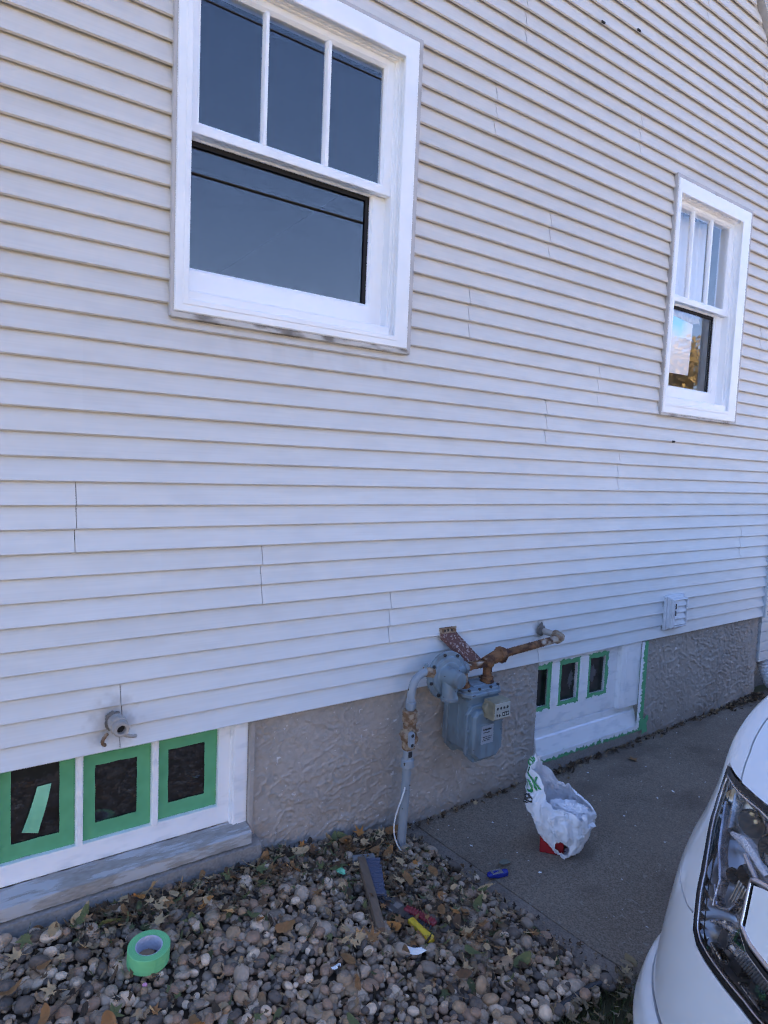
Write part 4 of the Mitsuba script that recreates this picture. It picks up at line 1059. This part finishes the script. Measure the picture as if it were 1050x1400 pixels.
# ------------------------------------------------------------------ things lying on the gravel
# roll of green tape
tc = np.array([.486, -.332]); tz = float(gz(*tc)) + .019
Rm = rot((1, .3, 0), 4, (tc[0], tc[1], tz))
def ring(r0, r1, h0, h1, b): return lathe([(r0, h0), (r1 - b, h0), (r1, h0 + b), (r1, h1 - b), (r1 - b, h1), (r0, h1), (r0, h0)], (tc[0], tc[1], tz), (0, 0, 1), 64)
lab('tape_roll', 'roll of green masking tape lying on the pebbles', 'tape roll')
pr('roll_side', proc(lambda p, n, uv: mix((.145, .48, .195), (.20, .57, .25), noise(dr.sqrt(dr.square(p.x - .486) + dr.square(p.y + .332)) * 2200, 1.0, 1.0))), .55, .35)
put('tape_roll__tape', ring(.0405, .0625, 0, .050, .0015).apply_transform(Rm), 'roll_side', smooth=40)
put('tape_roll__core', ring(.0380, .0404, .0008, .0492, .0002).apply_transform(Rm), 'card_core', smooth=40)

def place(m, p, q, up=(0, 0, 1)):
    """local x along p -> q, local z near up, origin at p"""
    p, q = np.asarray(p, float), np.asarray(q, float)
    x = q - p; x /= np.linalg.norm(x); z = np.asarray(up, float); z = z - x * (x @ z); z /= np.linalg.norm(z)
    M = np.eye(4); M[:3, 0] = x; M[:3, 1] = np.cross(z, x); M[:3, 2] = z; M[:3, 3] = p
    m.apply_transform(M); return m
# brush: long wooden back lying on edge, bristles to the right, short crosspiece at the far end
b0 = np.array([1.352, -.190, float(gz(1.352, -.19)) + .034]); b1 = np.array([1.205, -.555, float(gz(1.205, -.555)) + .028])
Lb = np.linalg.norm(b1 - b0)
lab('brush', 'old wooden brush with dusty blue bristles lying on the pebbles', 'brush')
hand = trimesh.convex.convex_hull(np.array([(x, w * s, z * t) for x, w, z in ((0, .014, .019), (.02, .015, .021), (.24, .015, .021), (.30, .011, .016), (Lb, .013, .016)) for s in (-1, 1) for t in (-1, 1)]))
put('brush__handle', place(hand, b0, b1), 'old_wood', smooth=25)
r = rng(8); br = []
rows = 24
for i in range(rows):
    for k in range(4):
        x = .012 + i * .0088 + r.normal(0, .0006); z = -.012 + k * .008
        l = .060 + r.normal(0, .003) - .018 * (i / rows); t_ = r.normal(0, .05, 2)
        br.append(tube([(x, .010, z), (x + t_[0] * .02, .010 + l * .5, z), (x + t_[0] * .06 + .004, .010 + l, z + t_[1] * .05 - .004)], [.0036, .0048, .0066], 6))
put('brush__bristles', place(cat(*br), b0, b1), 'bristle_blue', smooth=40)
cross = box(-.028, .002, -.034, .058, -.010, .012, .003)
put('brush__crosspiece', place(cross, b0, b1), 'grey_wood')
# putty knife
k0 = np.array([1.348, -.660, float(gz(1.348, -.66)) + .026]); k1 = np.array([1.334, -.545, float(gz(1.334, -.545)) + .030]); k2 = np.array([1.322, -.430, float(gz(1.322, -.43)) + .034])
lab('putty_knife', 'yellow-handled putty knife with a dark worn blade', 'putty knife')
hx = np.linspace(0, 1, 14); Lk = np.linalg.norm(k1 - k0)
hd = []
for q in hx:
    w = .016 * (1 - .25 * math.sin(q * math.pi)) * (1 if .04 < q < .97 else .75); h_ = .011 * (1 if .04 < q < .97 else .7)
    hd.append([(q * Lk, w * math.copysign(abs(math.cos(a)) ** .7, math.cos(a)), h_ * math.copysign(abs(math.sin(a)) ** .7, math.sin(a))) for a in np.linspace(0, 2 * np.pi, 16, endpoint=False)])
hd = np.array(hd); V = hd.reshape(-1, 3); F = []
for i in range(13):
    for j in range(16):
        a, b = i * 16 + j, i * 16 + (j + 1) % 16; F += [(a, b, b + 16), (a, b + 16, a + 16)]
F += [(0, j + 1, j) for j in range(1, 15)] + [(208, 208 + j, 209 + j) for j in range(1, 15)]
hm = trimesh.Trimesh(V, F, process=False); hm.fix_normals()
put('putty_knife__handle', place(hm, k0, k1), 'yellow_plastic', smooth=40)
put('putty_knife__ferrule', place(cyl((-.004, 0, 0), (.020, 0, 0), .0125, .010, bev=.002), k1, k2), 'dark_metal', smooth=40)
L2 = np.linalg.norm(k2 - k1)
bl_ = Polygon([(.015, -.010), (.03, -.022), (L2, -.042), (L2 - .006, .036), (.03, .020), (.015, .010)])
bd = trimesh.creation.extrude_polygon(bl_, .0016, engine='earcut')
put('putty_knife__blade', place(bd, k1, k2, (.10, -.25, 1)), 'smoke_chrome')
# red brush-like tool beside it
r0, r1 = np.array([1.405, -.605, float(gz(1.405, -.6)) + .030]), np.array([1.352, -.492, float(gz(1.352, -.49)) + .032])
lab('scrub_brush', 'small red-handled brush half hidden behind the yellow putty knife', 'brush')
Lr = np.linalg.norm(r1 - r0)
put('scrub_brush__handle', place(cat(box(0, Lr, -.014, .014, -.006, .010, .005), *[box(.01 + q * .011, .015 + q * .011, -.016, .016, -.008, .012, .003) for q in range(9)]), r0, r1), 'red_plastic')
put('scrub_brush__bristles', place(cat(*[tube([(x, .012, 0), (x + rng(int(x * 9999)).normal(0, .004), .034, -.006)], [.003, .0036], 5) for x in np.linspace(.012, Lr - .01, 14)]), r0, r1), 'bristle_dark')
# dark bristly clump between the brush and the knife
c0 = np.array([1.300, -.405, float(gz(1.30, -.40)) + .028]); c1 = np.array([1.345, -.530, float(gz(1.345, -.53)) + .026])
lab('paint_brush', 'worn paint brush with stiff dark bristles and a metal ferrule between the other tools', 'brush')
r = rng(9)
put('paint_brush__bristles', place(cat(*[tube([(.06, w * .7, r.normal(0, .005)), (.02, w, r.normal(0, .006)), (-.012 + r.normal(0, .006), w * 1.25, r.normal(0, .007))], [.0022, .0022, .0014], 5) for w in np.linspace(-.03, .03, 46)]), c0, c1), 'bristle_dark')
put('paint_brush__ferrule', place(box(.055, .088, -.026, .026, -.007, .007, .003), c0, c1), 'steel')
# chip of pale paper, green scrap, pink cap, wrapper
def scrap(x, y, s, seed, z=.02):
    r = rng(seed); m = trimesh.creation.icosphere(subdivisions=3, radius=1.0); v = np.array(m.vertices)
    v *= [1.5, .7, .5]; v += (meshkit.fbm(v * 2.2, 3, seed)[:, None] - .5) * 1.3 * v
    m.vertices = v * s; m.apply_transform(rot((0, 0, 1), r.uniform(0, 180))); m.apply_translation((x, y, float(gz(x, y)) + z)); return m
put('tape_scrap', scrap(1.246, -.205, .019, 6, .026), 'tape_light', smooth=20, label='crumpled scrap of bright green tape on the pebbles beside the brush', cat='tape')
n = 16; a = np.linspace(0, 2 * np.pi, n, endpoint=False); rr_ = rng(3).uniform(.55, 1.1, n)
pc = np.stack([.042 * rr_ * np.cos(a), .020 * rr_ * np.sin(a), .008 * np.cos(a * 2)], 1); pc = np.vstack([[0, 0, .004], pc])
pm = trimesh.Trimesh(pc, [(0, 1 + i, 1 + (i + 1) % n) for i in range(n)], process=False); pm.apply_transform(rot((0, 0, 1), -38)); pm.apply_translation((1.262, -.668, float(gz(1.262, -.668)) + .030))
put('paper_scrap', pm, 'white_paper', smooth=True, label='torn scrap of white paper on the pebbles in front of the yellow handle', cat='paper')
n = 10; a = np.linspace(0, 2 * np.pi, n, endpoint=False); rr_ = rng(5).uniform(.6, 1.1, n)
pc = np.vstack([[0, 0, .003], np.stack([.020 * rr_ * np.cos(a), .011 * rr_ * np.sin(a), .004 * np.cos(a * 2)], 1)])
pm = trimesh.Trimesh(pc, [(0, 1 + i, 1 + (i + 1) % n) for i in range(n)], process=False); pm.apply_translation((.985, -.62, float(gz(.985, -.62)) + .026))
put('paper_scrap', pm, 'white_paper', smooth=True, label='small white flake on the pebbles below the brush handle', cat='paper')
put('pink_bead', cat(sphere((.455, -.418, float(gz(.455, -.418)) + .020), .0075, (1, 1, .7))), 'pink_plastic', smooth=True, label='tiny pink plastic bead on the pebbles below the tape roll', cat='bead')
wz = float(dz(1.85, -.46)) + .012
lab('wrapper', 'shiny blue wrapper lying on the driveway near the gravel edge', 'wrapper')
wr = box(-.045, .045, -.013, .013, -.009, .011, .004).subdivide().subdivide()
v = np.array(wr.vertices); v += (meshkit.fbm(v * 90, 3, 2)[:, None] - .5) * [.012, .010, .012]; wr.vertices = v
wr.apply_transform(rot((0, 0, 1), -14)); wr.apply_translation((1.852, -.462, wz))
put('wrapper__film', wr, 'blue_plastic', smooth=25)
st = box(-.03, .02, -.0136, .0136, .0095, .0125, .001); st.apply_transform(rot((0, 0, 1), -14)); st.apply_translation((1.852, -.462, wz))
put('wrapper__stripe', cat(st), 'steel')
pr('leaf_pale', (.17, .18, .15), .7, .2)
put('leaf_flake', LP[2].copy().apply_scale(.035).apply_translation((1.935, -.42, float(dz(1.93, -.42)) + .010)), 'leaf_pale', label='grey-green leaf beside the blue wrapper on the driveway', cat='leaf')
tw = rng(12)
for i, (x, y, L_, a_) in enumerate(((1.55, -.80, .22, 1.9), (1.62, -.62, .16, 2.3), (.20, -.42, .12, .6), (1.03, -.70, .14, 1.2))):
    p0 = np.array([x, y, float(gz(x, y)) + .028]); d = np.array([math.cos(a_), math.sin(a_), 0]) * L_
    put('twig', tube(bez(p0, p0 + d * .3 + [.01, 0, .008], p0 + d * .7 + [-.012, .004, .006], p0 + d, 10), np.linspace(.0034, .0018, 10), 7), 'tree_bark', smooth=True,
        label=['long thin twig on the pebbles near the driveway edge', 'short twig on the pebbles beside the driveway edge', 'thin twig on the pebbles left of the tape roll', 'thin twig on the pebbles in front of the brush'][i], cat='twig')

# ------------------------------------------------------------------ white car
XN, YCR, HW, A0, NE = 1.36, -2.25, .78, .62, 2.5
TAB = np.array([(-.66, .20, -.60, 0), (-.60, .245, -.54, 0), (-.54, .272, -.50, 0), (-.46, .284, -.45, 0), (-.42, .276, -.415, 0), (-.38, .264, -.375, 0), (-.35, .240, -.348, 0), (-.335, .236, -.335, 0), (-.30, .232, -.30, 0), (-.22, .222, -.22, 0), (-.14, .210, -.14, 0), (-.06, .197, -.06, 0), (.02, .177, .02, .02), (.10, .147, .10, .06), (.18, .121, .18, .14), (.22, .110, .22, .24), (.26, .100, .26, .34), (.285, .085, .285, .36), (.31, .055, .303, .36), (.36, -.01, .322, .30), (.46, -.12, .345, .26), (.66, -.32, .372, .22), (.86, -.52, .385, .2), (1.11, -.7795, .392, .2)])
PO, PZ, PW = (PchipInterpolator(TAB[:, 0], TAB[:, i]) for i in (1, 2, 3))
def S(t, v):
    t = np.asarray(t, float); v = np.asarray(v, float)
    o_, z, w = PO(v), PZ(v), PW(v)
    tc = np.clip(t, 1e-6, np.pi / 2); ex = np.maximum(t - np.pi / 2, 0)
    c, s = np.cos(tc) ** (2 / NE), np.sin(tc) ** (2 / NE)
    x = XN + A0 - (A0 + .6 * o_) * c + ex; y = YCR + (HW + o_) * s
    return np.stack([x, y, z + w * .6 * np.tanh((x - 1.62) / .6)], -1)
def SN(t, v):
    e = 2e-3
    a = S(t + e, v) - S(t - e, v); b = S(t, v + e) - S(t, v - e)
    n = np.cross(b, a); n /= np.linalg.norm(n, axis=-1, keepdims=True) + 1e-12
    return n
def SO(t, v, off):
    t, v = np.asarray(t, float), np.asarray(v, float)
    return S(t, v) + SN(t, v) * np.asarray(off)[..., None] if np.ndim(off) else S(t, v) + SN(t, v) * off
sgn = np.sign((SN(np.array([1.0]), np.array([0.0]))[0]) @ (CAM - S(1.0, 0.0)))
_SN = SN
if sgn < 0:
    def SN(t, v): return -_SN(t, v)
def patch(poly, off=0.0, dt=.022, dv=.016, rim=0.0, offf=None):
    """the part of the body skin inside a polygon of the (t, v) chart, moved out by off, with edges turned in by rim"""
    V, F = [], []; idx = {}
    def vid(a, b):
        k = (round(a, 6), round(b, 6))
        if k not in idx: idx[k] = len(V); V.append(k)
        return idx[k]
    for g in polys(poly):
        x0, y0, x1, y1 = g.bounds; pg = prep(g)
        ia, ib = math.floor(x0 / dt), math.ceil(x1 / dt); ja, jb = math.floor(y0 / dv), math.ceil(y1 / dv)
        for i in range(ia, ib):
            for j in range(ja, jb):
                c = sbox(i * dt, j * dv, (i + 1) * dt, (j + 1) * dv)
                if pg.contains(c):
                    q = [vid(i * dt, j * dv), vid((i + 1) * dt, j * dv), vid((i + 1) * dt, (j + 1) * dv), vid(i * dt, (j + 1) * dv)]
                    F += [(q[0], q[1], q[2]), (q[0], q[2], q[3])]
                elif pg.intersects(c):
                    for h in polys(g.intersection(c)):
                        vs, fs = trimesh.creation.triangulate_polygon(h, engine='earcut')
                        m = [vid(*p) for p in vs]
                        F += [tuple(m[k] for k in f) for f in fs]
    tv = np.array(V)
    o_ = off if offf is None else offf(tv)
    P = SO(tv[:, 0], tv[:, 1], o_)
    m = trimesh.Trimesh(P, F, process=False)
    fn = m.face_normals; cn = SN(tv[:, 0], tv[:, 1])[np.array(F)[:, 0]]
    fl = (fn * cn).sum(1) < 0
    FF_ = np.array(F); FF_[fl] = FF_[fl][:, ::-1]
    m = trimesh.Trimesh(P, FF_, process=False)
    if rim:
        ms = [m]
        for g in polys(poly):
            for l in [g.exterior] + list(g.interiors):
                n = max(8, int(l.length / .012)); c = np.array([l.interpolate(k / n, normalized=True).coords[0] for k in range(n + 1)])
                a, b = SO(c[:, 0], c[:, 1], off), SO(c[:, 0], c[:, 1], off - rim)
                q = np.vstack([a, b]); f = [(i, i + 1, n + 2 + i) for i in range(n)] + [(i, n + 2 + i, n + 1 + i) for i in range(n)]
                ms.append(trimesh.Trimesh(q, f, process=False)); ms.append(trimesh.Trimesh(q, np.array(f)[:, ::-1], process=False))
        m = cat(*ms)
    return m
def on_car(pts, off): p_ = np.array(pts, float); return SO(p_[:, 0], p_[:, 1], off if np.ndim(off) == 0 else np.array(off))
def dense(pts, n):
    l = LineString(pts); return np.array([l.interpolate(k / n, normalized=True).coords[0] for k in range(n + 1)])

H = Polygon([(1.140, .272), (1.006, .295), (.934, .309), (.863, .322), (.776, .331), (.700, .338), (.625, .317), (.518, .208), (.641, .199), (.692, .174), (.648, .070), (.604, .047), (.533, .037), (.448, .029), (.407, -.037), (.421, -.072), (.484, -.073), (.524, -.074), (.570, -.070), (.631, -.070), (.723, -.069), (.780, -.065), (.818, -.049), (.849, -.008), (.914, .060), (.976, .104), (1.061, .157), (1.102, .208), (1.111, .252)]).buffer(.006).buffer(-.006)
END = np.pi / 2 + 3.7
arch = [Point(np.pi / 2 + .52, -.345).buffer(.365, quad_segs=24), Point(np.pi / 2 + 3.0, -.345).buffer(.365, quad_segs=24)]
low = -.345; hood_line = LineString([(-.2, .372), (.70, .341), (.863, .325), (1.006, .298), (1.155, .317), (1.281, .325), (1.45, .334), (1.75, .338), (np.pi / 2 + .85, .345)])
car = 'parked_car'
lab(car, 'white car parked on the driveway with its large headlight facing out', 'car')
full = sbox(0, -.335, END, .285)
hoodp = Polygon(list(hood_line.coords) + [(np.pi / 2 + .85, 1.11), (0, 1.11)]).intersection(sbox(0, .2, 9, 1.11))
body = sbox(0, -.338, END, .60).difference(H.buffer(.0045)).difference(unary_union(arch)).difference(hoodp.buffer(.004)).difference(sbox(np.pi / 2 + .85, .40, 9, 1))
grille = Polygon([(.0, -.16), (.33, -.16), (.40, -.09), (.40, .20), (.50, .285), (0, .305)])
lowgr = Polygon([(.0, -.31), (.52, -.31), (.60, -.27), (.55, -.22), (0, -.20)])
body = body.difference(grille).difference(lowgr)
seam1 = LineString([(.855, -.022), (.905, -.030), (1.2, -.028), (np.pi / 2 + .16, -.10)]).buffer(.0022)
fender = body.difference(seam1)
def mir(m):
    k = m.copy(); v = np.array(k.vertices); v[:, 1] = 2 * YCR - v[:, 1]; k.vertices = v; k.faces = np.array(k.faces)[:, ::-1]; return k
def both(m): return cat(m, mir(m))
put(car + '__body_shell', both(patch(fender, 0, .03, .02, .016)), 'car_white', smooth=32)
put(car + '__hood', both(patch(hoodp, .0015, .03, .02, .016)), 'car_white', smooth=32)
put(car + '__bumper', both(patch(sbox(0, -.64, END, -.352).difference(unary_union(arch)), 0, .03, .012, .03)), 'car_white', smooth=32)
put(car + '__inner_panel', both(cat(patch(sbox(.02, -.62, END - .02, .28).difference(H.buffer(-.01)).difference(unary_union(arch)), -.022, .06, .04), patch(hoodp.buffer(.02).intersection(sbox(0, 0, 9, 1.05)), -.026, .06, .05))), 'car_black')
put(car + '__grille', both(cat(patch(grille, -.03, .04, .03), *[tube(on_car(dense([(0.0, z), (.385, z)], 12), -.012), .008, 8) for z in (-.12, -.07, -.02, .03, .08, .13, .18)])), 'car_black', smooth=40)
put(car + '__lower_grille', both(patch(lowgr, -.03, .04, .03)), 'car_black')
# headlight: housing, black gasket, chrome pieces, clear lens
hk = car + '__headlight'
Hin = H.buffer(-.0095)
def hmirror(mesh, name, mat, **kw):
    put(f'{car}__headlight__{name}', mesh, mat, **kw)
    put(f'{car}__headlight_001__{name}', mir(mesh), mat, **kw)
lab(hk, label='large clear headlight with chrome reflectors at the car corner facing the house')
def deep(tv):
    d = np.array([H.exterior.distance(Point(*q)) for q in tv])
    return -.010 - .075 * np.clip(d / .035, 0, 1) ** .7
hmirror(patch(H.buffer(.004), 0, .016, .010, 0, deep), 'housing', 'smoke_chrome', smooth=25)
hmirror(patch(H.difference(Hin), .0015, .016, .010, .012), 'gasket', 'car_black', smooth=30)
hmirror(patch(Hin, .0008, .022, .014), 'lens', 'lens_clear', smooth=True)
def htube(pts, off, rad, n=40, sides=10): return tube(on_car(dense(pts, n), off), rad, sides)
inner = Hin.buffer(-.004).exterior.coords
hmirror(cat(tube(on_car(dense(list(inner), 160), -.004), .0028, 8)), 'chrome_bezel', 'chrome', smooth=True)
# chrome cross-member round the white corner panel
hmirror(cat(htube([(.53, .214), (.645, .206), (.705, .178), (.660, .072), (.610, .056), (.53, .047), (.45, .038)], -.004, .0075), htube([(.705, .178), (.74, .19), (.80, .205)], -.016, .006)), 'chrome_trim', 'chrome', smooth=True)
# daytime light bar: a broad pale bar and its dark shadow line
def ribbon(pts, w, off, lift=.010, n=30):
    c = dense(pts, n); d = np.gradient(c, axis=0); nn = np.stack([-d[:, 1], d[:, 0]], 1); nn /= np.linalg.norm(nn, axis=1, keepdims=True)
    ww = np.interp(np.linspace(0, 1, n + 1), np.linspace(0, 1, len(np.atleast_1d(w))), np.atleast_1d(w))[:, None]
    rows_ = [SO(*(c + nn * ww * s).T, off + l) for s, l in ((-1, -.012), (-.9, lift * .55), (-.3, lift), (.3, lift), (.9, lift * .55), (1, -.012))]
    V = np.stack(rows_, 1).reshape(-1, 3); F = []
    for i in range(n):
        for j in range(5):
            a = i * 6 + j; F += [(a, a + 1, a + 7), (a, a + 7, a + 6)]
    m = trimesh.Trimesh(V, F, process=False)
    if (m.face_normals[len(F) // 2] @ SN(np.array([c[n // 2, 0]]), np.array([c[n // 2, 1]]))[0]) < 0: m.invert()
    return cat(m, trimesh.Trimesh(V, np.array(m.faces)[:, ::-1], process=False))
hmirror(ribbon([(.935, .188), (.86, .212), (.78, .220), (.700, .212)], [.008, .016, .016, .011], -.030), 'light_bar', 'light_pipe', smooth=40)
hmirror(ribbon([(1.085, .205), (1.02, .170), (.95, .128), (.895, .108), (.85, .085), (.815, .030)], [.004, .006, .006, .005], -.026), 'outer_blade', 'chrome', smooth=40)
hmirror(ribbon([(.860, .068), (.800, .040), (.752, .060), (.735, .10)], [.004, .006, .005], -.026), 'inner_blade', 'chrome', smooth=40)
# reflector bowls
def bowl(t, v, r_, dep, off=-.012):
    c = S(t, v) + SN(np.array([t]), np.array([v]))[0] * off
    prof = [(0.0, -dep)] + [(r_ * q, -dep * (1 - q * q)) for q in np.linspace(.1, 1, 12)] + [(r_ * 1.06, .001), (r_ * 1.06, -.006)]
    return lathe(prof, c, [-1, .12, .05], 28)
hmirror(cat(bowl(.875, .270, .030, .034, -.03), bowl(.72, .285, .040, .05, -.03), bowl(.60, .255, .034, .045, -.035)), 'reflector', 'mirror', smooth=40)
hmirror(cat(bowl(.775, .150, .024, .03, -.034), bowl(.83, .118, .016, .02, -.03)), 'signal_reflector', 'mirror', smooth=40)
hmirror(cat(*[sphere(S(t, v) + SN(np.array([t]), np.array([v]))[0] * o_, q, (1, 1, 1), 2) for t, v, o_, q in ((.915, .283, -.034, .0065), (.885, .278, -.040, .0050), (.72, .285, -.065, .009))]), 'bulb', 'bulb_warm', smooth=True)
hmirror(sphere(S(.775, .150) + SN(np.array([.775]), np.array([.150]))[0] * -.050, .008, (1, 1, 1), 2), 'signal_bulb', 'amber', smooth=True)
# ribs: vertical flutes under the bar, ladder along the lower arm, ridges on the upper arm
hmirror(cat(*[htube([(t, .125), (t - .008, .065)], -.034, .0026, 6, 6) for t in np.linspace(.70, .80, 8)]), 'flutes', 'smoke_chrome', smooth=True)
hmirror(cat(*[htube([(t, .020), (t + .014, -.012)], -.022, .0022, 4, 6) for t in np.linspace(.45, .64, 22)]), 'ladder_ribs', 'smoke_chrome', smooth=True)
hmirror(cat(*[htube([(t, .238), (t - .05, .256)], -.034, .003, 5, 6) for t in np.linspace(.60, .80, 14)]), 'ridges', 'smoke_chrome', smooth=True)
def cell(t, v, w, h, off):
    m = patch(sbox(t - w, v - h, t + w, v + h), off, .02, .012, .03); return m
hmirror(cat(cell(.735, -.010, .022, .020, -.030), cell(.655, -.030, .018, .018, -.030), cell(.58, -.040, .016, .015, -.030), cell(.505, -.042, .016, .013, -.030)), 'dark_cells', 'car_dark_glass', smooth=30)
hmirror(cat(ribbon([(.80, -.005), (.75, .022), (.70, .030)], [.006, .010, .006], -.03), ribbon([(.765, -.045), (.70, -.052)], [.004, .006], -.03), ribbon([(.695, -.008), (.645, -.006)], [.010, .008], -.034), ribbon([(.62, -.050), (.54, -.058)], [.004, .005], -.03)), 'facets', 'mirror', smooth=30)
hmirror(cat(ribbon([(1.06, .245), (1.03, .205), (.985, .175)], [.006, .014, .012], -.035), ribbon([(1.075, .262), (1.03, .268), (.985, .275)], [.006, .008, .006], -.03)), 'side_facets', 'smoke_chrome', smooth=30)
# rest of the car: cabin, windscreen, wheels, bumper reinforcement
def hull(pts): return trimesh.convex.convex_hull(np.array(pts))
yl, yr_ = YCR - .80, YCR + .80
cab = hull([(x, YCR + s * w, z) for s in (-1, 1) for x, w, z in ((2.62, .80, .42), (3.45, .66, .98), (5.0, .66, .99), (5.62, .74, .50), (5.62, .80, .30), (2.62, .84, .30))])
put(car + '__cabin', cab, 'car_white', smooth=20)
put(car + '__windscreen', hull([(x - .012, YCR + s * w, z + .012) for s in (-1, 1) for x, w, z in ((2.72, .72, .47), (3.36, .62, .915))]), 'car_dark_glass')
for s in (-1, 1):
    put(car + '__side_window', hull([(x, YCR + s * (w + .012), z) for x, w, z in ((3.15, .775, .47), (3.58, .665, .90), (4.95, .665, .90), (5.30, .74, .50))] + [(x, YCR + s * (w - .03), z) for x, w, z in ((3.15, .775, .47), (3.58, .665, .90), (4.95, .665, .90), (5.30, .74, .50))]), 'car_dark_glass')
for x in (XN + A0 + .52, XN + A0 + 3.0):
    for s in (-1, 1):
        yy = YCR + s * .86
        wk = nk(car + '__wheel')
        put(wk + '__tyre', lathe([(.20, -.10), (.30, -.11), (.325, -.09), (.33, 0), (.325, .09), (.30, .11), (.20, .10)], (x, yy, -.345), (0, 1, 0), 40), 'tyre', smooth=35)
        put(wk + '__rim', cat(lathe([(.0, .06), (.05, .075), (.06, .05), (.17, .06), (.205, .09), (.205, -.09), (0, -.09)], (x, yy, -.345), (0, s, 0), 32)), 'rim_metal', smooth=35)
put(car + '__underbody', box(XN + .75, XN + A0 + 3.6, YCR - .62, YCR + .62, -.50, .25), 'car_black')
put(car + '__rear_panel', box(XN + A0 + 3.62, XN + A0 + 3.70, YCR - .93, YCR + .93, -.45, .30, .03), 'car_white')

# ------------------------------------------------------------------ cables and tree reflected in the panes; unseen houses added to bounce warm light
for z, lb in ((5.91, 'lower dark overhead cable reflected in the large window'), (8.72, 'upper dark overhead cable reflected in the large window')):
    xs = np.linspace(-30, 45, 40)
    put('overhead_cable', tube(np.stack([xs, xs * 0 - 8.84, z - .10 + .0009 * (xs - 5) ** 2], 1), .026 if z < 7 else .017, 8), 'cable_black', smooth=True, label=lb, cat='cable')
lab('neighbour_house', 'unseen cream house across the yard, added to bounce warm light', 'house')
put('neighbour_house__walls', box(-14, 9, -21, -14.0, -.8, 3.1), 'bounce_wall')
nroof = trimesh.convex.convex_hull(np.array([(x, y, z) for x in (-14.5, 9.5) for y, z in ((-13.5, 2.9), (-13.5, 3.1), (-17.5, 5.0), (-21.5, 2.9), (-21.5, 3.1))]))
put('neighbour_house__roof', nroof, 'roof_shingle')
for x0 in (-11.5, -7, -1.5, 4):
    put('neighbour_house__window', bevel_ring((x0, .3, x0 + 1.5, 1.8), (x0 + .08, .38, x0 + 1.42, 1.72), -.03, .05, .01, .01).apply_transform(rot((0, 0, 1), 180, (x0 + .75, 0, 0))).apply_translation((0, -13.98, 0)), 'white_paint')
lab('neighbour_house_001', 'second unseen house across the yard, added to warm the far siding', 'house')
put('neighbour_house_001__walls', box(13, 30, -22, -14.5, -.8, 3.0), 'bounce_wall')
put('neighbour_house_001__roof', trimesh.convex.convex_hull(np.array([(x, y, z) for x in (12.5, 30.5) for y, z in ((-14, 2.8), (-14, 3.0), (-18, 4.7), (-22.5, 2.8), (-22.5, 3.0))])), 'roof_shingle')
r = rng(31)
lab('autumn_tree', 'golden autumn tree reflected in the far window', 'tree')
tc_ = np.array([19.4, -9.3])
put('autumn_tree__trunk', cat(tube([(tc_[0], tc_[1], -.8), (tc_[0] + .05, tc_[1], 2.0), (tc_[0], tc_[1], 4.6)], [.16, .11, .04], 10), *[tube([(tc_[0], tc_[1], 1.8 + .3 * k), (tc_[0] + 1.0 * math.cos(k * 2.3), tc_[1] + 1.0 * math.sin(k * 2.3), 3.0 + .35 * k)], [.06, .02], 7) for k in range(7)]), 'tree_bark', smooth=40)
TV, TF, o = [], [], 0
for _ in range(5200):
    d = r.normal(0, 1, 3); d /= np.linalg.norm(d); q = r.random() ** .45
    p = np.array([tc_[0], tc_[1], 3.9]) + d * q * [1.25, 1.25, 1.6]
    if meshkit.fbm(p * 1.4, 2, 3) < .44: continue
    a, b = r.normal(0, 1, 3), r.normal(0, 1, 3); a /= np.linalg.norm(a); b -= a * (a @ b); b /= np.linalg.norm(b)
    TV.append(np.array([p - a * .07, p + b * .045, p + a * .07, p - b * .045])); TF += [(o, o + 1, o + 2), (o, o + 2, o + 3)]; o += 4
put('autumn_tree__crown', trimesh.Trimesh(np.vstack(TV), TF, process=False), 'leaf_gold')
